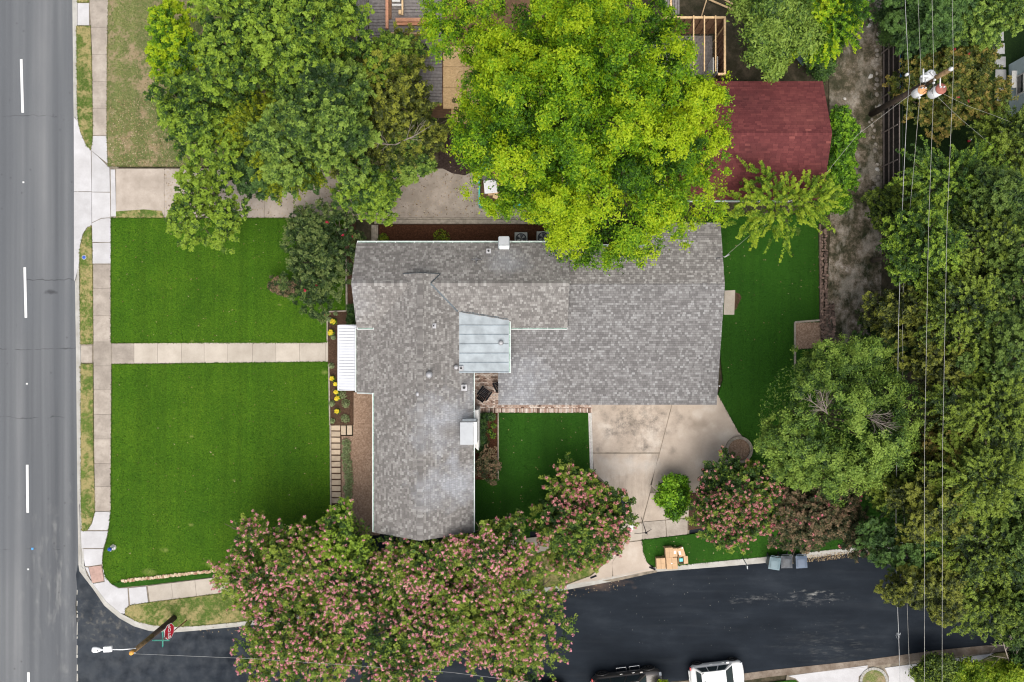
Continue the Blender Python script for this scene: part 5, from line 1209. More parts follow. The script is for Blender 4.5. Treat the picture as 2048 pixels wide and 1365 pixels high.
wood = [(2010,290,60,74,6.5,'wood_leaf',.60,'yellowish tree in front of the lower part of the pale blue house'),
 (1985,400,80,72,8,'wood_leaf',.5,'green tree at the right edge below the pale blue house'),(1840,500,104,86,7.5,'ash_leaf',.36,'dark green tree with pale shoots beside the lower alley'),
 (1950,500,92,84,8,'wood_leaf',.44,'bushy tree between the second and third power line in the upper wood'),(2030,540,70,110,8.5,'wood_leaf',.58,'light green tree at the right edge in the upper wood'),
 (1815,620,84,72,7,'wood_leaf',.34,'dark tree at the lower end of the alley'),(1915,625,90,88,8.5,'wood_leaf',.52,'yellow green tree crossed by the third power line'),
 (2010,700,86,92,9,'wood_leaf',.60,'light green tree at the right edge in the middle of the wood'),(1885,730,86,76,8,'wood_leaf',.42,'dark tree right of the billowing tree'),
 (1960,820,88,84,9,'wood_leaf',.55,'green tree right of the power lines level with the driveway'),(2040,880,66,96,9,'wood_leaf',.52,'tree at the right edge below the middle of the wood'),
 (1880,880,74,92,7.5,'autumn_leaf',.50,'tree with rusty yellow leaves along the power lines'),(1955,950,92,86,9,'wood_leaf',.6,'yellow green tree in the lower wood right of the lines'),
 (2035,1050,74,100,9.5,'wood_leaf',.58,'light green tree at the right edge in the lower wood'),(1865,1010,82,84,8.5,'wood_leaf',.52,'green tree crossed by both power lines in the lower wood'),
 (1940,1080,92,92,9,'wood_leaf',.48,'broad tree in the lower wood above the street'),(1805,1085,86,78,7,'dark_leaf',.55,'dark tree overhanging the far end of the side street kerb'),
 (1845,1165,98,72,7.5,'wood_leaf',.45,'green tree reaching lowest over the side street by the left cable'),(1965,1180,98,74,8,'wood_leaf',.5,'green tree overhanging the side street right of the lines'),
 (2040,1220,58,80,8,'wood_leaf',.5,'tree at the lower right edge over the far end of the street'),(1765,700,62,56,5.5,'dark_leaf',.55,'dark low tree where the alley meets the billowing tree'),
 (1780,950,70,80,6,'wood_leaf',.5,'green tree between the billowing tree and the left cable')]
for i, (x, y, rx, ry, zt, m, t0, lab) in enumerate(wood):
    tree('woodland_tree', lab, 'tree', x, y, rx*.92, ry*.92, zt+(i*37 % 5)*.35, 5.0, ['wood_leaf','woodb_leaf','woodc_leaf'][i*7 % 3] if m == 'wood_leaf' else m, nlobe=20, lobe=.28, ntuft=36, nleaf=34, leaf=.13, asp=.55, seed=120+i, fill=.12, tone0=t0+.07, group=None, style='spray2' if i % 3 else 'spray', rnd=.6, rough=.12, gap=.24, tone=(.34,.26,.20))
tree('shrub', 'dark green round shrub at the bottom edge crossed by the power lines', 'shrub', 1868, 1342, 46, 36, 3, 2.8, 'wood_leaf', nlobe=12, lobe=.45, ntuft=36, nleaf=36, leaf=.13, seed=161, fill=.3, tone0=.45)
tree('shrub', 'lime green shrub at the bottom edge right of the power lines', 'shrub', 1930, 1350, 40, 34, 2.8, 2.6, 'limegreen_leaf', nlobe=10, lobe=.48, ntuft=34, nleaf=36, leaf=.13, seed=162, fill=.3, tone0=.5)
tree('shrub', 'yellow green shrub in the bottom right corner', 'shrub', 2000, 1352, 42, 30, 2.8, 2.6, 'limegreen_leaf', nlobe=10, lobe=.48, ntuft=34, nleaf=36, leaf=.13, seed=163, fill=.3, tone0=.55)
tree('shrub', 'dark shrub at the right end of the bottom edge', 'shrub', 2050, 1320, 34, 46, 3, 2.8, 'dark_leaf', nlobe=9, lobe=.5, ntuft=34, nleaf=36, leaf=.13, seed=164, fill=.3)
tree('shrub', 'lime shrub tip showing between the dark estate car and the white hatchback', 'shrub', 1328, 1374, 17, 17, 2.6, 2.2, 'lime_leaf', nlobe=7, lobe=.5, ntuft=24, nleaf=30, leaf=.10, seed=165, fill=.2, tone0=.6)
dt = empty('dead_sapling', P3(2025,1360,0)); tag(dt, 'thin leaning bare sapling at the lower right over the kerb', 'tree')
bare_branch(dt, [(2030,1352,.2),(2000,1265,3.6)], .06, 91, fan=6, name='trunk'); bare_branch(dt, [(2003,1275,3.5),(1992,1258,4.2)], .03, 92, fan=6)
print('leaves', NLEAF[0])

# ================================================================== OBJECTS
# ---------------- vehicles
def vehicle(name, label, cat, px, py, rz, L, W, H, paint, belt, cab, wheels, wr_, roofrails=False, steps=False, roofmat=None, hood=0.80):
    """local x forward; cab = (rear base x, front base x, rear roof x, front roof x)"""
    x, y = P(px, py); root = empty(name, (x, y, 0), rz); tag(root, label, cat); hw = W/2
    # body: rounded loft
    st = []
    for i in range(15):
        t = i/14; xx = -L/2+L*t
        e = abs(2*t-1); w = hw*(1-.10*max(0, (e-.72)/.28)**2-.12*max(0, (e-.93)/.07)); zt = belt
        if t > .66: zt = belt-(belt-hood)*min(1, (t-.66)/.30)*.85-.10*max(0, (t-.95)/.05)
        if t < .06: zt = belt-.12*(1-t/.06)
        lo = .28+.12*max(0, (e-.85)/.15)
        st.append([(xx,-w*.93,lo),(xx,-w,lo+.16),(xx,-w,zt*.72),(xx,-w*.965,zt-.10),(xx,-w*.86,zt-.01),(xx,-w*.45,zt+.03),(xx,0,zt+.04),(xx,w*.45,zt+.03),(xx,w*.86,zt-.01),(xx,w*.965,zt-.10),(xx,w,zt*.72),(xx,w,lo+.16),(xx,w*.93,lo)])
    vs = [p for s in st for p in s]; m = 13; fs = []
    for i in range(14):
        for j in range(m-1): fs.append((i*m+j, i*m+j+1, (i+1)*m+j+1, (i+1)*m+j))
        fs.append((i*m+m-1, i*m, (i+1)*m, (i+1)*m+m-1))
    fs += [tuple(range(m-1,-1,-1)), tuple(range(14*m, 15*m))]
    body = MB().add(vs, fs, True).build('body', MT[paint], root)
    sb = body.modifiers.new('s', 'SUBSURF'); sb.levels = 1; sb.render_levels = 1
    r0, f0, r1, f1 = cab; b0, b1 = hw*.90, hw*.72; z0, z1 = belt-.02, H
    # greenhouse with domed roof
    q = [(r0,-b0,z0),(f0,-b0,z0),(f0,b0,z0),(r0,b0,z0),(r1,-b1,z1-.06),(f1,-b1,z1-.06),(f1,b1,z1-.06),(r1,b1,z1-.06)]
    MB().add(q, [(0,1,5,4),(1,2,6,5),(2,3,7,6),(3,0,4,7),(4,5,6,7)]).build('cabin', MT[paint], root, .03)
    n1, n2 = 8, 6; vs = []; fs = []
    for i in range(n1+1):
        for j in range(n2+1):
            u, v = i/n1, j/n2; vs.append((r1+(f1-r1)*u, -b1+2*b1*v, z1-.06+.075*(1-(2*u-1)**4)*(1-(2*v-1)**4)))
    for i in range(n1):
        for j in range(n2): a = i*(n2+1)+j; fs.append((a, a+n2+1, a+n2+2, a+1))
    roof = MB().add(vs, fs, True).build('roof', MT[roofmat or paint], root)
    def pane(name, quad4, a0, a1, b0_, b1_, mat='carglass', off=.012, par=root):
        A, B, C_, D = [Vector(v) for v in quad4]; nrm = (B-A).cross(D-A).normalized()
        f = lambda u, v: A.lerp(B, u).lerp(D.lerp(C_, u), v)
        c = [f(a0,b0_), f(a1,b0_), f(a1,b1_), f(a0,b1_)]
        vs = [p+nrm*off for p in c]+[p-nrm*.01 for p in c]
        return MB().add(vs, [(0,1,2,3),(0,4,5,1),(1,5,6,2),(2,6,7,3),(3,7,4,0)]).build(name, MT[mat], par)
    pane('windscreen', [q[1],q[2],q[6],q[5]], .06, .94, .06, .95)
    pane('rear_window', [q[3],q[0],q[4],q[7]], .08, .92, .25, .93)
    for sd_, fcs in ((-1,[q[0],q[1],q[5],q[4]]), (1,[q[2],q[3],q[7],q[6]])):
        if sd_ < 0:
            pane('side_window', fcs, .05, .30, .12, .88); pane('side_window', fcs, .33, .62, .10, .90); pane('side_window', fcs, .65, .93, .08, .90)
        else:
            pane('side_window', fcs, .07, .35, .08, .90); pane('side_window', fcs, .38, .67, .10, .90); pane('side_window', fcs, .70, .95, .12, .88)
    for wx in wheels:
        for s in (-1, 1):
            wy = s*(hw-.10); mb = MB()
            prof = []; k = 24
            vs = []; fs = []
            pr = [(wr_*.62,-.10),(wr_*.95,-.11),(wr_,-.07),(wr_,.07),(wr_*.95,.11),(wr_*.62,.10)]
            for i in range(k):
                a = 2*math.pi*i/k
                for r, o in pr: vs.append((wx+r*math.cos(a), wy+o, wr_+r*math.sin(a)))
            for i in range(k):
                for j in range(5): a = i*6+j; b = ((i+1)%k)*6+j; fs.append((a, b, b+1, a+1))
            wh = MB().add(vs, fs, True).build('wheel', MT['rubber'], root)
            vs = [(wx, wy+s*.075, wr_)]; fs = []
            rm = MB(); nsp = 5
            for i in range(nsp*2):   # spokes
                a = math.pi*i/nsp*1.0; r = wr_*.62
                if i % 2 == 0:
                    a0, a1 = a-.18, a+.18
                    rm.add([(wx+.04*math.cos(a0), wy+s*.095, wr_+.04*math.sin(a0)),(wx+r*math.cos(a0), wy+s*.07, wr_+r*math.sin(a0)),(wx+r*math.cos(a1), wy+s*.07, wr_+r*math.sin(a1)),(wx+.04*math.cos(a1), wy+s*.095, wr_+.04*math.sin(a1))], [(0,1,2,3)])
            for i in range(k):
                a0, a1 = 2*math.pi*i/k, 2*math.pi*(i+1)/k
                rm.add([(wx+wr_*.56*math.cos(a0), wy+s*.09, wr_+wr_*.56*math.sin(a0)),(wx+wr_*.64*math.cos(a0), wy+s*.10, wr_+wr_*.64*math.sin(a0)),(wx+wr_*.64*math.cos(a1), wy+s*.10, wr_+wr_*.64*math.sin(a1)),(wx+wr_*.56*math.cos(a1), wy+s*.09, wr_+wr_*.56*math.sin(a1))], [(0,1,2,3)])
            rm.build('rim', MT['chrome' if paint == 'carwhite' else 'pipe'], wh)
            # wheel arch lip
            pts = [(wx+(wr_*1.14)*math.cos(a), s*(hw-.005), wr_+(wr_*1.14)*math.sin(a)) for a in np.linspace(.15, math.pi-.15, 12)]
            MB().tube(pts, .035, 5).build('wheel_arch', MT['rubber' if paint == 'carwhite' else paint], root)
    for s in (-1, 1):
        MB().box(-.10,-.055,-.06,.10,.055,.06).build('mirror', MT[paint], root, .02).location = (f0-.30, s*(hw+.06), belt+.03)
        o = MB().box(-.05,-.09,-.09,.03,.09,.09).build('tail_light', MT['redlens'], root, .015); o.location = (-L/2+.10, s*(hw*.80), belt-.16)
        o = MB().box(-.10,-.12,-.05,.06,.12,.05).build('headlight', MT['lens'], root, .02); o.location = (L/2-.16, s*(hw*.70), hood-.06)
        for hx in (-.35, .45): MB().box(hx-.08, s*(hw+.002)-.012, belt-.16, hx+.08, s*(hw+.002)+.012, belt-.13).build('door_handle', MT['chrome' if roofrails else paint], root)
        if roofrails: MB().tube([(r1+.05,s*(b1-.04),z1-.02),(r1+.1,s*(b1-.04),z1+.06),(f1-.25,s*(b1-.04),z1+.06),(f1-.2,s*(b1-.04),z1-.02)], .022, 6).build('roof_rail', MT['chrome'], root)
        if steps:
            for sx in (-.25, .62):
                MB().tube([(sx-.33,s*(hw-.05),.34),(sx-.33,s*(hw+.14),.30),(sx+.33,s*(hw+.14),.30),(sx+.33,s*(hw-.05),.34)], .03, 6).build('step_bar', MT['chrome'], root)
    MB().box(-L/2-.015, -hw*.55, .42, -L/2+.05, hw*.55, .58).build('rear_bumper', MT[paint], root, .01)
    MB().box(L/2-.08, -hw*.5, .40, L/2+.012, hw*.5, .56).build('grille', MT['rubber'], root, .01)
    MB().box(-.25, -.02, z1+.005, -.13, .02, z1+.05).build('roof_aerial', MT['rubber'], root).location = (r1+.35, 0, 0)
    return root
SL = math.atan2(0.115, 1)
vehicle('parked_car', 'white hatchback parked at the far kerb of the side street', 'car', 1429, 1343, SL, 3.62, 1.66, 1.48, 'carwhite', .93, (-1.50,1.02,-1.12,.42), (-1.17,1.17), .31, hood=.80)
vehicle('parked_car', 'dark brown grey estate car with roof rails and chrome side steps', 'car', 1252, 1364, SL, 4.75, 1.92, 1.85, 'cardark', 1.15, (-2.20,1.25,-1.95,.65), (-1.55,1.50), .40, roofrails=True, steps=True, roofmat='carblack', hood=1.02)
vehicle('parked_car', 'black car of which only a front wheel shows beyond the pink myrtles', 'car', 1068, 1391, SL, 4.5, 1.80, 1.45, 'carblack', .92, (-1.5,1.0,-.9,.3), (-1.35,1.38), .33, hood=.78)

# ---------------- wheeled bins
def bin_(px, py, rz, lid, label):
    x, y = P(px, py, 1.0); root = empty('wheeled_bin', (x, y, 0), rz); tag(root, label, 'bin')
    b = MB(); vs = [(-.26,-.30,.06),(.26,-.30,.06),(.26,.28,.06),(-.26,.28,.06),(-.34,-.38,.98),(.34,-.38,.98),(.34,.36,.98),(-.34,.36,.98)]
    b.add(vs, [(3,2,1,0),(4,5,6,7),(0,1,5,4),(1,2,6,5),(2,3,7,6),(3,0,4,7)]).build('body', MT['binbody'], root, .03)
    n1 = 6; vs = []; fs = []
    for i in range(n1+1):
        for j in range(n1+1):
            u, v = i/n1, j/n1; vs.append((-.37+.74*u, -.42+.80*v, 1.0+.07*(1-(2*u-1)**6)*(1-(2*v-1)**6)))
    for i in range(n1):
        for j in range(n1): a = i*(n1+1)+j; fs.append((a, a+n1+1, a+n1+2, a+1))
    l = MB().add(vs, fs, True); l.box(-.37,-.42,.95,.37,.38,1.002)
    lo = l.build('lid', MT[lid], root)
    MB().box(-.26, .16, 1.062, .26, .185, 1.085).box(-.27,-.34,1.055,-.24,.16,1.078).box(.24,-.34,1.055,.27,.16,1.078).build('lid_rib', MT[lid], lo)
    MB().tube([(-.30,.38,.96),(-.30,.46,1.0),(.30,.46,1.0),(.30,.38,.96)], .022, 6).build('handle', MT[lid], root)
    for s in (-1,1):
        w = MB(); w.tube([(s*.26,.34,.13),(s*.33,.34,.13)], .13, 14, smooth=False); w.build('wheel', MT['rubber'], root)
bin_(1549.5,1127,-.16,'bin1','pale blue grey wheeled bin, leftmost of three at the kerb'); bin_(1573.5,1124,.02,'bin2','dark scuffed wheeled bin in the middle of three'); bin_(1603,1124,.06,'bin3','slate blue wheeled bin standing apart on the right')

# ---------------- cardboard boxes
def carton(px0, py0, px1, py1, z0, z1, rz, label, labels=(), tape=True, open_=False):
    x0, y1 = P(px0, py0, z1); x1, y0 = P(px1, py1, z1); cx, cy = (x0+x1)/2, (y0+y1)/2; w, d = x1-x0, y1-y0
    root = empty('cardboard_box', (cx, cy, z0), rz); tag(root, label, 'box'); h = z1-z0
    if open_:
        mb = MB(); t = .012
        mb.box(-w/2,-d/2,0,w/2,d/2,.02).box(-w/2,-d/2,.02,-w/2+t,d/2,h).box(w/2-t,-d/2,.02,w/2,d/2,h).box(-w/2+t,-d/2,.02,w/2-t,-d/2+t,h).box(-w/2+t,d/2-t,.02,w/2-t,d/2,h)
        mb.build('carton', MT['cardboard'], root)
        MB().add([(w/2,-d/2,h),(w/2+.28,-d/2+.02,h-.06),(w/2+.28,d/2-.02,h-.06),(w/2,d/2,h),(w/2,-d/2,h-.012),(w/2+.28,-d/2+.02,h-.072),(w/2+.28,d/2-.02,h-.072),(w/2,d/2,h-.012)], [(0,1,2,3),(7,6,5,4),(0,4,5,1),(1,5,6,2),(2,6,7,3)]).build('flap', MT['cardboard'], root)
        MB().box(-.12,-.10,.02,.12,.12,h-.02).build('packaging', MT['cyan'], root, .02)
    else:
        mb = MB().box(-w/2,-d/2,0,-.002,d/2,h).box(.002,-d/2,0,w/2,d/2,h); mb.build('carton', MT['cardboard'], root, .006)
        if tape:
            MB().box(-.022,-d/2-.003,h*.6,.022,d/2+.003,h+.003).build('tape', MT['cardtape'], root)
            MB().box(-w*.3,-.012,h+.001,w*.35,.0,h+.0045).build('crease', MT['cardtape'], root)
    for (lx, ly, lw, ld) in labels: MB().box(lx-lw/2, ly-ld/2, h+.002, lx+lw/2, ly+ld/2, h+.006).build('label', MT['label'], root)
    return root
carton(1313,1117,1331,1138.5,.15,.62,.04,'plain closed carton at the left front of the box pile')
carton(1333,1116,1355,1139,.15,.60,.06,'large pale carton with a small white label at the front middle', ((-.02,.0,.09,.06),))
carton(1331,1096,1346,1116,.15,.68,.05,'brown carton standing behind the pale one in the box pile')
carton(1346,1097.5,1355,1114,.15,.62,.02,'narrow carton with two white labels side by side', ((-.02,.02,.14,.2),), tape=False)
carton(1356,1096,1369,1114,.15,.50,.30,'tilted worn carton at the upper right of the box pile', ((-.10,-.02,.12,.24),(.14,.25,.07,.1)), tape=False)
carton(1357,1113,1368,1129,.15,.50,.05,'open carton with turquoise packaging inside', open_=True)

# ---------------- tripod
tx, ty = P(1292.5,1066,1.1); tp = empty('tripod', (tx, ty, 0)); tag(tp, 'black tripod standing with spread legs at the driveway mouth', 'tripod')
for (fx, fy) in ((1282,1034),(1269,1068),(1303,1059)):
    x, y = P(fx, fy, .13); a = Vector((0,0,1.05)); b = Vector((x-tx, y-ty, .13)); m = a.lerp(b,.5)
    MB().tube([a,m,m,b],[.028,.024,.018,.014],6).build('leg', MT['blackpl'], tp)
MB().cyl((0,0),.06,.98,1.10,10).box(-.07,-.05,1.10,.07,.05,1.17).build('head', MT['blackpl'], tp)
MB().tube([(0,0,1.12),(.08,-.14,1.06)],.014,6).build('pan_handle', MT['blackpl'], tp)

# ---------------- person under the myrtle
def skinfig(name, verts, edges, radii, mat, parent, root_i=0, lvl=2):
    me = bpy.data.meshes.new(name); me.from_pydata(verts, edges, []); me.materials.append(mat)
    o = bpy.data.objects.new(name, me); link(o, parent); o.modifiers.new('skin', 'SKIN')
    for i, r in enumerate(radii):
        d = me.skin_vertices[0].data[i]; d.radius = (r, r) if not isinstance(r, tuple) else r; d.use_root = (i == root_i)
    s = o.modifiers.new('sub', 'SUBSURF'); s.levels = lvl; s.render_levels = lvl; me.polygons.foreach_set('use_smooth', [True]*len(me.polygons)); o.modifiers['skin'].use_smooth_shade = True
    return o
x, y = P(1234,1107,1.55); pr = empty('person', (x, y, .13), R_(25)); tag(pr, 'person with dark hair and a white top half hidden under the round myrtle', 'person')
V = [(0,0,.92),(0,0,1.15),(0,0,1.38),(0,.02,1.50),(0,.03,1.60),(0,.03,1.70), (-.19,0,1.39),(-.25,.02,1.12),(-.20,.20,.98),(-.17,.27,.97), (.19,0,1.39),(.25,.02,1.12),(.20,.20,.98),(.17,.27,.97), (-.10,0,.86),(-.11,.02,.46),(-.11,0,.07),(-.12,.16,.03), (.10,0,.86),(.12,.05,.46),(.13,0,.07),(.14,.16,.03)]
E = [(0,1),(1,2),(2,3),(3,4),(4,5),(2,6),(6,7),(7,8),(8,9),(2,10),(10,11),(11,12),(12,13),(0,14),(14,15),(15,16),(16,17),(0,18),(18,19),(19,20),(20,21)]
RR = [(.15,.11),(.13,.10),(.15,.10),.055,.095,.075,.06,.042,.032,.026,.06,.042,.032,.026,.085,.06,.042,.035,.085,.06,.042,.035]
skinfig('body', V, E, RR, MT['skin'], pr)
skinfig('white_top', [(0,0,.90),(0,0,1.15),(0,0,1.38),(-.19,0,1.39),(-.23,.01,1.22),(.19,0,1.39),(.23,.01,1.22)], [(0,1),(1,2),(2,3),(3,4),(2,5),(5,6)], [(.175,.13),(.155,.12),(.17,.12),.08,.065,.08,.065], MT['shirt'], pr)
skinfig('trousers', [(0,0,.93),(-.10,0,.86),(-.11,.02,.46),(-.11,0,.10),(.10,0,.86),(.12,.05,.46),(.13,0,.10)], [(0,1),(1,2),(2,3),(0,4),(4,5),(5,6)], [(.165,.12),.10,.075,.06,.10,.075,.06], MT['jeans'], pr)
skinfig('hair', [(0,.0,1.73),(0,-.045,1.66),(0,-.07,1.52),(0,-.08,1.36)], [(0,1),(1,2),(2,3)], [.085,.11,.095,.06], MT['hair'], pr)
for s in (-1,1):
    for f in range(5):
        hx, hy, hz = s*.17, .27, .97; a = (f-2)*.16
        ln = [.05,.075,.08,.075,.055][f] if f else .045
        d = Vector((math.sin(a)-s*(.5 if f == 0 else 0), math.cos(a), -.25)).normalized()
        MB().tube([Vector((hx+(f-2)*.017,hy+.0,hz)), Vector((hx+(f-2)*.019,hy+.015,hz))+d*ln*.6, Vector((hx+(f-2)*.019,hy+.01,hz-.02))+d*ln], [.010,.009,.007], 6).build('finger', MT['skin'], pr)
    MB().lathe((s*.03,.115,1.645), [(.009,-.008),(.012,0),(.006,.009),(.001,.011)], 8).build('eye', MT['rubber'], pr)

# ---------------- garden chairs
def chair(px, py, rz, label):
    x, y = P(px, py, .5); root = empty('garden_chair', (x, y, .125), rz); tag(root, label, 'chair')
    for i in range(6): MB().box(-.27, -.30+i*.095, .36-.02*i*0, .27, -.30+i*.095+.08, .385).build('seat_slat', MT['blackpl'], root)
    for i in range(5):
        xx = -.25+i*.105
        MB().add([(xx,.24,.36),(xx+.085,.24,.36),(xx+.095,.52,.95),(xx-.01,.52,.95),(xx,.265,.36),(xx+.085,.265,.36),(xx+.095,.545,.95),(xx-.01,.545,.95)], [(0,1,2,3),(7,6,5,4),(0,4,5,1),(1,5,6,2),(2,6,7,3),(3,7,4,0)]).build('back_slat', MT['blackpl'], root)
    for s in (-1,1):
        MB().box(s*.34-.06, -.36, .55, s*.34+.06, .34, .575).build('arm', MT['blackpl'], root, .008)
        MB().box(s*.31-.02, -.34, 0, s*.31+.02, -.28, .55).build('leg', MT['blackpl'], root); MB().box(s*.31-.02, .22, 0, s*.31+.02, .28, .55).build('leg', MT['blackpl'], root)
chair(969,787,R_(145),'black slatted garden chair on the brick patio, wholly in view'); chair(1000,772,R_(205),'black slatted garden chair on the brick patio, half under the roof edge')

# ---------------- air conditioners
for (px, py, lab) in ((1042,476,'grey air conditioner nearest the metal chimney in the north mulch bed'), (1086,474,'grey air conditioner partly under the lime green tree in the north mulch bed')):
    x, y = P(px, py+2, .8); root = empty('air_conditioner', (x, y, .12)); tag(root, lab, 'air conditioner')
    MB().box(-.42,-.42,0,.42,.42,.75).build('casing', MT['acunit'], root, .03)
    MB().cyl((0,0),.36,.751,.765,24).build('fan_well', MT['rubber'], root); mb = MB()
    for k_ in range(4): a = k_*math.pi/2+.3; mb.add([(0,0,.77),(.28*math.cos(a),.28*math.sin(a),.775),(.28*math.cos(a+.6),.28*math.sin(a+.6),.77)], [(0,1,2)])
    mb.build('fan_blade', MT['acunit'], root); mb = MB()
    for r in (.12,.2,.28,.36): mb.tube([(r*math.cos(2*math.pi*i/20), r*math.sin(2*math.pi*i/20), .79) for i in range(21)], .008, 4)
    mb.build('guard', MT['steel'], root)
g = empty('garden_gate', P3(751,468,0)); tag(g, 'weathered board step at the left end of the north mulch bed', 'step')
for i in range(4): MB().box(-.22+i*.11, -.55, .1, -.22+i*.11+.10, .55, .30).build('board', MT['edging'], g)

# ---------------- hydrant, meter lid, marker post
x, y = P(229,1094); hy = empty('fire_hydrant', (x, y, .14)); tag(hy, 'white fire hydrant with a blue bonnet at the corner of the lower lawn', 'fire hydrant')
MB().cyl((0,0),.20,0,.03,18).build('collar', MT['conc_kerb'], hy)
MB().lathe((0,0,0), [(.12,.0),(.12,.05),(.085,.07),(.085,.45),(.12,.47),(.12,.50)], 16).build('barrel', MT['porcelain'], hy)
MB().lathe((0,0,0), [(.13,.50),(.13,.54),(.11,.60),(.06,.66),(.03,.67),(.03,.71),(.001,.712)], 16).build('bonnet', MT['hydblue'], hy)
for a in (0, math.pi, -math.pi/2): mb = MB(); mb.tube([(.07*math.cos(a),.07*math.sin(a),.38),(.17*math.cos(a),.17*math.sin(a),.38)], .05, 10, smooth=False); mb.build('nozzle', MT['porcelain'], hy)
x, y = P(170.5,515.5); ml = empty('water_meter_lid', (x, y, .14)); tag(ml, 'small dark blue round lid in the verge below the driveway apron', 'meter lid')
MB().cyl((0,0),.16,0,.02,18).build('frame', MT['conc_kerb'], ml); MB().cyl((0,0),.11,.02,.035,18).build('lid', MT['hydblue'], ml)
bx_, by_ = P(1483,1112); mp = empty('marker_post', (bx_, by_, 0)); tag(mp, 'short grey marker post leaning over the kerb left of the bins', 'post')
MB().tube([(0,0,0),(.10,-.42,1.1)],[.035,.03],8).build('post', MT['steel'], mp); MB().box(.02,-.55,.95,.06,-.35,1.25,.2).build('plate', MT['steel'], mp)
x, y = P(1437,772); ml = MB().lathe((x,y,.14),[(.05,0),(.05,.12),(.03,.15),(.001,.155)],10).build('garden_light', MT['porcelain']); tag(ml, 'small white cap standing in the back lawn beside the garage eave', 'garden light')

# ---------------- stop sign and street name signs
ax, ay = P(375,1240); sg = empty('stop_sign', (ax, ay, .1)); tag(sg, 'red octagonal stop sign with green street name blades at the corner verge', 'stop sign')
MB().tube([(0,0,0),(0,.05,2.5),(.01,.10,3.75)], .03, 8).build('post', MT['rustpost'], sg)
def octo(r, x0, x1): return [(x0, r*math.cos(math.pi/8+i*math.pi/4), r*math.sin(math.pi/8+i*math.pi/4)) for i in range(8)]+[(x1, r*math.cos(math.pi/8+i*math.pi/4), r*math.sin(math.pi/8+i*math.pi/4)) for i in range(8)]
of = [tuple(range(7,-1,-1)), tuple(range(8,16))]+[(i,(i+1)%8,8+(i+1)%8,8+i) for i in range(8)]
sgp = empty('sign_face', (.05,.30,2.95)); sgp.parent = sg; sgp.rotation_euler = (0, R_(-14), 0)
MB().add(octo(.50,0,.012), of).build('white_border', MT['signwhite'], sgp); MB().add(octo(.465,.012,.018), of).build('red_face', MT['stopred'], sgp); MB().add(octo(.50,-.006,0), of).build('back_plate', MT['steel'], sgp)
def text(body, size, mat, parent, loc, rot, name='lettering', ext=.004):
    cu = bpy.data.curves.new('t', 'FONT'); cu.body = body; cu.size = size; cu.align_x = 'CENTER'; cu.align_y = 'CENTER'; cu.extrude = ext; cu.offset = .006
    to = bpy.data.objects.new('t', cu); COL.objects.link(to); dg = bpy.context.evaluated_depsgraph_get(); me = bpy.data.meshes.new_from_object(to.evaluated_get(dg)); bpy.data.objects.remove(to)
    me.materials.clear(); me.materials.append(MT[mat]); o = bpy.data.objects.new(name, me); link(o, parent); o.location = loc; o.rotation_euler = rot; return o
text('STOP', .34, 'signwhite', sgp, (.026,0,0), (R_(90),0,R_(90)))
b = MB().box(-.012,-.48,-.09,.012,.48,.09).build('street_name_blade', MT['signgreen'], sg, .003); b.location = (.0,.12,3.78)
b2 = MB().box(-.52,-.012,-.09,.52,.012,.09).build('street_name_blade', MT['signgreen'], sg, .003); b2.location = (.0,.12,4.0)
for bb, ax_ in ((b,'y'),(b2,'x')):
    for s in (-1,1):
        if ax_ == 'y': MB().box(s*.013-.001,-.42,-.02,s*.013+.001,.42,.02).build('white_legend', MT['signwhite'], bb)
        else: MB().box(-.45,s*.013-.001,-.02,.45,s*.013+.001,.02).build('white_legend', MT['signwhite'], bb)

# ---------------- street lamp on timber pole
ax, ay = P(350,1235); lp = empty('street_lamp', (ax, ay, .1)); tag(lp, 'timber pole with a white street lamp reaching over the road corner', 'street lamp')
def rel(px, py, z): x, y = P(px, py, z); return Vector((x-ax, y-ay, z-.1))
top = rel(262,1307,6.5); midp = Vector((0,0,0)).lerp(top, .55)
MB().tube([(0,0,-.1), midp], [.19,.155], 12).build('pole', MT['poledark'], lp); MB().tube([midp, midp.lerp(top,.9)], [.155,.13], 12).build('upper_pole', MT['polewood'], lp); MB().tube([midp.lerp(top,.9), top], [.13,.125], 12).build('pole_top', MT['poletop'], lp)
a0, a1 = rel(272,1297,6.1), rel(222,1299.5,6.6); MB().tube([a0, a0.lerp(a1,.5)+Vector((0,0,.12)), a1], [.035,.03,.03], 8).build('arm', MT['lampwhite'], lp)
c = rel(216,1298.5,6.6); MB().box(c.x-.24,c.y-.16,c.z-.07,c.x+.24,c.y+.16,c.z+.09,.06).build('ballast_box', MT['lampwhite'], lp, .015)
c = rel(195,1300,6.6); prof = [(-.30,.13),(-.22,.175),(-.05,.17),(.12,.12),(.24,.05),(.36,.035)]
mb = MB(); vs = []; fs = []
for xx, w in prof:
    for k_ in range(12): t = 2*math.pi*k_/12; vs.append((c.x+xx, c.y+w*math.cos(t), c.z+.10*math.sin(t)*(w/.17)**.5))
for i in range(5):
    for k_ in range(12): fs.append((i*12+k_, i*12+(k_+1)%12, (i+1)*12+(k_+1)%12, (i+1)*12+k_))
fs += [tuple(range(11,-1,-1)), tuple(range(60,72))]; mb.add(vs, fs, True).build('lamp_head', MT['lampwhite'], lp); MB().cyl((c.x+.05,c.y-.03),.035,c.z+.09,c.z+.12,10).build('photocell', MT['pipe'], lp)
MB().tube([top+Vector((-.16,.06,-.12)), top+Vector((.22,-.04,-.14))], .03, 6).build('pole_bracket', MT['steel'], lp)
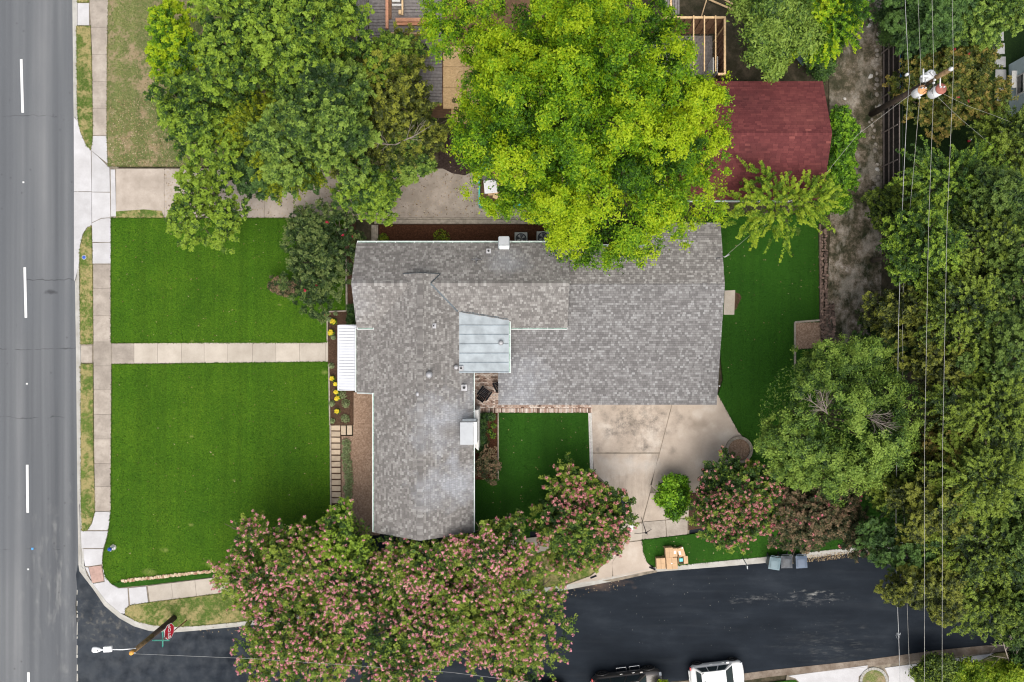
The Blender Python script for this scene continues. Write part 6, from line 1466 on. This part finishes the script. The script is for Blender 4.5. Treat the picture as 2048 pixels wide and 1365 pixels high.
def wire(name, pts, label, r=.012, mat='wire', sag=0):
    P_ = [Vector(P3(*p)) for p in pts]; out = []
    for i, (a, b) in enumerate(zip(P_, P_[1:])):
        n_ = 6
        for j in range(n_):
            t = j/n_; out.append(a.lerp(b, t)-Vector((0,0,sag*4*t*(1-t))))
    out.append(P_[-1]); o = MB().tube(out, r*.52, 5, smooth=True).build(name, MT[mat]); return tag(o, label, 'cable')
wire('overhead_wire', [(265,1308,6.4),(510,1318,6.2),(900,1345,6.0),(1500,1420,6.4)], 'thin wire running right from the street lamp pole over the side street', .014, 'wirewhite')

# ---------------- utility pole with transformers
ax, ay = P(1742,229); up_ = empty('utility_pole', (ax, ay, 0)); tag(up_, 'timber utility pole with three white transformers beside the alley', 'utility pole')
top = rel(1898,141,9.9)+Vector((0,0,.1)); mb = MB(); mid_ = Vector((0,0,0)).lerp(top,.72)
mb.tube([(0,0,-.1), mid_], [.20,.16], 12).build('pole', MT['poledark'], up_); MB().tube([mid_, top], [.16,.13], 12).build('upper_pole', MT['polewood'], up_)
MB().lathe(top, [(.04,0),(.04,.12),(.11,.15),(.13,.22),(.08,.26),(.10,.30),(.04,.36),(.001,.37)], 12).build('top_insulator', MT['porcelain'], up_)
def xf(px, py, ztop, h, r, lid, lidr=1.0):
    c = rel(px, py, ztop)+Vector((0,0,.1)); o = MB().lathe((c.x,c.y,c.z-h), [(r*.7,-.03),(r*.95,0),(r,.06),(r,h-.02)], 20).build('transformer', MT['xfmr'], up_)
    MB().lathe((c.x,c.y,c.z-.02), [(r*1.04,0),(r*1.04,.04),(r*.6,.10),(.001,.12)], 20).build('lid', MT[lid], o)
    for dx_ in (-.08,.10): MB().lathe((c.x+dx_,c.y+.06,c.z+.06), [(.03,0),(.055,.04),(.03,.07),(.055,.10),(.02,.18),(.001,.19)], 10).build('bushing', MT['porcelain'], o)
    return o
xf(1882,178,8.6,1.0,.30,'rustlid'); xf(1845,180,8.0,.85,.26,'rustlid2'); xf(1862,149,8.5,.85,.25,'xfmr')
a, b = rel(1848.5,137,8.9), rel(1848.5,163,8.9); MB().tube([a,b], .045, 8).build('arm', MT['porcelain'], up_)
a, b = rel(1882.5,153,9.0), rel(1882,172,8.9); MB().tube([a,b], .035, 8).build('arm', MT['porcelain'], up_)
a, b = rel(1842,152,8.6), rel(1880,147,8.9); MB().box(a.x, min(a.y,b.y)-.04, a.z, b.x, min(a.y,b.y)+.06, a.z+.09, .10).build('cross_arm', MT['xfmr'], up_)
mb = MB(); rr = random.Random(5)
for i in range(26):
    p = rel(rr.uniform(1843,1878), rr.uniform(150,182), rr.uniform(7.8,8.9)); q_ = p+Vector((rr.uniform(-.35,.35),rr.uniform(-.3,.3),rr.uniform(-.3,.3))); mb.tube([p,(p+q_)/2+Vector((rr.uniform(-.1,.1),rr.uniform(-.1,.1),.06)),q_], .014, 4)
mb.build('jumper_leads', MT['rubber'], up_)
for (x, y, z) in ((1853,160,8.6),(1868,166,8.6),(1839,196,7.6),(1870,160,8.8)): c = rel(x,y,z); MB().lathe(c, [(.03,0),(.07,.03),(.03,.07),(.07,.10),(.03,.15),(.001,.16)], 10).build('insulator', MT['porcelain'], up_)
wire('overhead_wire', [(1903,-80,10.0),(1907,139,10.3),(1894,450,10.2),(1885,900,10.2),(1884,1450,10.3)], 'rightmost power line passing over the top of the utility pole', .016)
wire('overhead_wire', [(1862,-80,9.4),(1868,160,9.3),(1857,455,9.6),(1849,900,9.9),(1849,1450,9.9)], 'second power line from the right above the wood', .016)
wire('overhead_wire', [(1833,-80,8.2),(1842,150,8.3),(1839,200,8.0),(1828,330,6.6),(1815,470,6.2),(1805,600,5.8),(1807,1000,5.8),(1812,1150,6.0),(1823,1450,6.6)], 'thin twisted wire right of the thick cable', .014)
wire('overhead_cable', [(1808,-80,6.9),(1811,20,6.9),(1817,140,6.9),(1819,160,6.9),(1814,220,6.9),(1808,340,6.8),(1803,460,6.5),(1797,650,6.0),(1792,1000,5.9),(1792,1130,6.0),(1797,1265,6.3),(1803,1450,6.6)], 'thick pale cable, leftmost of the lines along the alley', .028, 'wirewhite')
wire('overhead_cable', [(1803,-80,5.6),(1805,200,5.6),(1805,380,5.6),(1799,560,5.4)], 'dark thin cable just left of the thick pale one', .016, 'rubber')
wire('service_drop', [(1448,515,4.5),(1500,471,4.4),(1570,425,4.5),(1650,350,5.0),(1714,271,6.0),(1800,205,7.6),(1852,168,8.2)], 'service wire from the roof edge up to the utility pole across the back lawn', .014, 'wire')
wire('service_drop', [(1860,175,7.8),(1935,212,6.4),(1990,232,5.5),(2080,268,4.4)], 'service wire from the transformers to the pale blue house, upper one', .010)
wire('service_drop', [(1862,182,7.6),(1920,237,6.2),(1985,292,5.2),(2050,340,4.2)], 'service wire running down over the rear lawn, lower one', .010)
o = MB().tube([P3(1449,515,4.5),P3(1458,509,4.5)], [.03,.06], 8).build('drip_loop', MT['wirewhite']); tag(o, 'white clamp where the service wire meets the roof edge', 'clamp')
x, y, z = P3(1815.5,150,6.9); o = MB().lathe((x-.07,y,z-.05), [(.05,-.1),(.09,0),(.09,.16),(.05,.22),(.001,.23)], 10).build('splice_box', MT['porcelain']); o.scale = (1,1,1); tag(o, 'pale splice can hanging at the thick cable left of the transformers', 'splice box')
mb = MB(); x, y, z = P3(1798,1270,6.3)
for a in range(8): t = a*math.pi/4; mb.tube([(x,y,z+.05),(x+.22*math.cos(t)*.5,y+.12,z),(x+.12*math.cos(t),y+.22*math.sin(t)-.1,z-.15)], .010, 4)
o = mb.build('cable_guard', MT['steel']); tag(o, 'small wire cage on the thick cable over the far end of the street', 'cable guard')

# ---------------- dark board fence along the alley
fx, fy1 = P(1763,60); _, fy0 = P(1763,402); fe = empty('board_fence', (fx, (fy0+fy1)/2, 0)); tag(fe, 'tall dark board fence with three pale rails beside the alley', 'fence')
hl = (fy1-fy0)/2; y = -hl; me0 = None
while y < hl:
    o = MB().box(.05, y, .05, .08, y+.135, 2.30+random.uniform(-.03,.03), jit=.004).build('board', MT['fence'], fe); y += .145
for z in (.25,.98,1.62,2.30): MB().box(.0 if z < 2 else -.01, -hl, z, .045 if z < 2 else .09+.01, hl, z+.075 if z < 2 else z+.04).build('rail', MT['rail'], fe) if z < 2 else MB().box(.082,-hl,2.24,.13,hl,2.35).build('rail', MT['rail'], fe)
for py_ in (75,108,197,268,335,396): yy = P(0,py_)[1]-fe.location.y; MB().box(-.055, yy-.035, 0, -.005, yy+.035, 2.36).build('fence_post', MT['rail'], fe)
tx_, ty_ = P(1796,118,1.6); tb = empty('blue_tarp', (tx_, ty_, 0)); tag(tb, 'bright blue tarpaulin hung over something behind the dark fence', 'tarpaulin')
vs = []; fs = []; n_ = 26
for i in range(n_+1):
    yy = 1.7-3.6*i/n_; h = 1.7+.12*math.sin(i*1.3)+.06*math.sin(i*3.1)
    for j, (xx, zz) in enumerate(((-.22,h-.15),(-.08,h),(.12,h-.05+.05*math.sin(i)),(.24,h-.5),(.26,.2))): vs.append((xx+.03*math.sin(i*2.1+j), yy, zz))
for i in range(n_):
    if 15 < i < 19: continue
    for j in range(4): a = i*5+j; fs.append((a, a+1, a+6, a+5))
o = MB().add(vs, fs, True).build('sheet', MT['tarp'], tb); o.modifiers.new('s', 'SOLIDIFY').thickness = .01

# ---------------- unfinished house at the top
uf = empty('unfinished_house', P3(960,60,0)); tag(uf, 'half framed house with strand board deck and old grey roof at the top edge', 'building site'); ux, uy = uf.location.x, uf.location.y
def up(px, py, z): x, y = P(px, py, z); return (x-ux, y-uy, z)
def pbox(name, px0, py0, px1, py1, z0, z1, mat, par=uf, bev=0):
    x0, y1, _ = up(px0, py0, z1); x1, y0, _ = up(px1, py1, z1); return MB().box(x0, y0, z0, x1, y1, z1).build(name, MT[mat], par, bev)
for i in range(5):
    for j in range(3): pbox('deck_sheet', 886+i*42+.4, 92+j*42+.4, 886+(i+1)*42-.4, 92+(j+1)*42-.4, 2.9, 3.0, 'osb')
pbox('wall', 760, -80, 1095, 212, 0, 2.85, 'studdark')
x0, y0, _ = up(740,205,3.0); x1, y1, _ = up(884,-80,3.0)
dk = roofdeck('old_roof', [(x0,y0,2.95),(x1,y0,2.95),(x1,y1,3.35),(x0,y1,3.35)], uf, MT['underlay']); shingles('shingles', (x0,y0,2.95), (1,0,0), (0,y1-y0,.4), x1-x0, y1-y0, MT['oldroof'], dk, e=.2, wmin=.5, wmax=.9)
for i in range(9): pbox('old_board', 738+i*4.2-26, -20, 738+i*4.2-22.6, 115, 2.6, 2.66+.01*(i%2), 'oldroof')
pbox('cedar_board', 791, 36, 866, 43.5, 3.5, 3.62, 'lumber_red'); pbox('cedar_board', 809, 36, 866, 48, 3.35, 3.46, 'lumber_red'); pbox('cedar_board', 791, 43.8, 866, 50, 3.3, 3.42, 'lumber_red')
pbox('beam', 782, 65, 868, 68.5, 3.55, 3.75, 'lumber'); pbox('beam', 782, 68.8, 868, 72, 3.4, 3.55, 'lumber_red'); pbox('beam', 771, -40, 776.5, 57, 3.4, 3.6, 'lumber_red'); pbox('beam', 777.5,-40,783,38,3.1,3.3,'studdark')
pbox('beam', 803,-40,806.5,30,3.5,3.6,'lumber'); pbox('white_frame', 784,-10,800,4,3.4,3.5,'white'); pbox('white_frame', 784,8,803,12,3.4,3.5,'white'); pbox('yellow_bag', 797,20,804,28,3.4,3.6,'lumber')
pbox('ledger', 836, 99, 876, 101.5, 3.2, 3.32, 'oldroof'); pbox('ledger', 874, 90, 877, 101, 3.2, 3.4, 'studdark')
pbox('deck_step', 902, 217, 934, 247, 2.4, 2.5, 'osb'); pbox('ledger', 900, 212.5, 936, 215.5, 2.6, 2.7, 'lumber'); pbox('ledger', 805,216,852,220,2.6,2.7,'lumber'); pbox('strand_board_sheet', 705,118,735,150,2.3,2.4,'osb')
# framed room at the right
rm = empty('framed_room', up(1420,90,0)); rm.parent = uf; rx_, ry_ = rm.location.x, rm.location.y
def rb(name, x0, y0, z0, x1, y1, z1, mat): return MB().box(x0-rx_, y0-ry_, z0, x1-rx_, y1-ry_, z1).build(name, MT[mat], rm)
X1, Y1 = up(1452,0,3.2)[0], up(0,33,3.2)[1]; X0, Y0 = up(1300,0,3.2)[0], up(0,150,3.2)[1]
rb('top_plate', X1-.13, Y0, 3.1, X1, Y1, 3.2, 'lumber'); rb('top_plate', X0, Y1-.13, 3.1, X1-.132, Y1, 3.2, 'lumber'); rb('top_plate', X1-.5, Y0-.01, 3.1, X1-.132, Y0+.12, 3.2, 'lumber'); rb('floor', X0, Y0, .2, X1-.15, Y1-.15, .3, 'oldroof')
rb('sheathing', X1-.03, Y0, .3, X1+.0, Y1-.01, 3.09, 'studdark'); rb('sheathing', X0, Y1-.03, .3, X1-.04, Y1, 3.09, 'studdark')
for i in range(8): yy = Y0+.15+i*.42; rb('stud', X1-.12, yy, .3, X1-.035, yy+.05, 3.098, 'studdark' if i < 7 else 'lumber')
for i in range(9): xx = X1-.5-i*.5; rb('stud', xx, Y1-.12, .3, xx+.05, Y1-.035, 3.098, 'studdark')
for px_ in (1387.5,1409,1431.5): xx = up(px_,0,3.3)[0]; rb('joist', xx-.035, Y0+.2, 3.202, xx+.035, Y1+.02, 3.30, 'lumber')
rb('window_frame', X1-.6, Y0+.4, 1.0, X1-.55, Y0+1.4, 2.3, 'white'); rb('window_frame', X1-.3, Y0+.45, 1.2, X1-.26, Y0+1.5, 2.2, 'white')
rb('brace', X1+.01, Y0+.1, 1.5, X1+.06, Y0+.7, 1.6, 'lumber')
for i in range(6): pbox('old_board', 1330+i*5, -40, 1334+i*5, 30, 2.6, 2.7, 'oldroof' if i != 2 else 'lumber')
def plank(a, b, z, lab, w=.11):
    a, b = Vector(P3(*a, z)), Vector(P3(*b, z)); d = b-a; c = (a+b)/2; o = MB().box(-d.length/2,-w/2,0,d.length/2,w/2,.05).build('plank', MT['lumber']); o.location = c; o.rotation_euler = (0,0,math.atan2(d.y,d.x)); tag(o, lab, 'plank')
plank((1400,-8),(1476,25),.25,'longer of two pale planks lying on the earth at the top edge'); plank((1440,-5),(1483,18),.12,'shorter pale plank to the right on the earth at the top edge'); plank((1413,0),(1402,36),.4,'plank leaning from the framed room towards the top edge',.07)

# ---------------- teal skip with debris
sk = empty('skip', (*P(1040,372), .1)); tag(sk, 'teal open topped skip full of boards under the lime green tree', 'skip'); zt = 1.35
x0, y1 = P(957,333,zt); x1, y0 = P(1137,411,zt); cx, cy = sk.location.x, sk.location.y; x0 -= cx; x1 -= cx; y0 -= cy; y1 -= cy
for (a, b, c, d) in ((x0,y0,x0+.09,y1),(x1-.09,y0,x1,y1),(x0+.09,y0,x1-.09,y0+.09),(x0+.09,y1-.09,x1-.09,y1)): MB().box(a,b,.0,c,d,zt-.1).build('side', MT['teal'], sk)
MB().box(x0,y0,0,x1,y1,.12).build('floor', MT['studdark'], sk)
for i in range(9): xx = x0+.4+i*.6; MB().box(xx,y0-.05,.1,xx+.08,y0-.001,zt-.2).build('rib', MT['teal'], sk)
rr = random.Random(9)
for i in range(34):
    xx, yy = rr.uniform(x0+.5,x1-.5), rr.uniform(y0+.35,y1-.35); o = MB().box(-rr.uniform(.2,.8),-rr.uniform(.05,.3),-.02,rr.uniform(.2,.8),rr.uniform(.05,.3),.03).build('debris_board', MT[rr.choice(['lumber_red','osb','studdark','lumber','oldroof'])], sk)
    o.location = (xx, yy, rr.uniform(.4,.95)); o.rotation_euler = (rr.uniform(-.15,.15), rr.uniform(-.15,.15), rr.uniform(-.6,.6))
o = MB().box(-.42,-.42,-.02,.42,.42,.02).build('white_sheet', MT['label'], sk); a_, b_ = P(981,374,1.15); o.location = (a_-cx, b_-cy, 1.08); o.rotation_euler = (.1,.05,.1)
# small leftovers
x, y = P(1600,120,0); o = MB().add([(-.5,.3,.1),(.4,.4,.3),(.15,-.5,.15),(0,.1,.6)], [(0,2,3),(2,1,3),(1,0,3),(0,1,2)]).build('plastic_sheet', MT['bin1']); o.location = (x,y,0); tag(o, 'crumpled pale blue sheet between the trees above the red roofed garage', 'plastic sheet')
x, y = P(1935,283); fl_ = empty('garden_flag', (x,y,.1)); tag(fl_, 'small red and white toy lying on the rear lawn', 'toy'); MB().cyl((0,0),.09,0,.12,8).build('base', MT['stopred'], fl_); MB().cyl((.08,.06),.06,0,.16,8).build('top', MT['signwhite'], fl_)
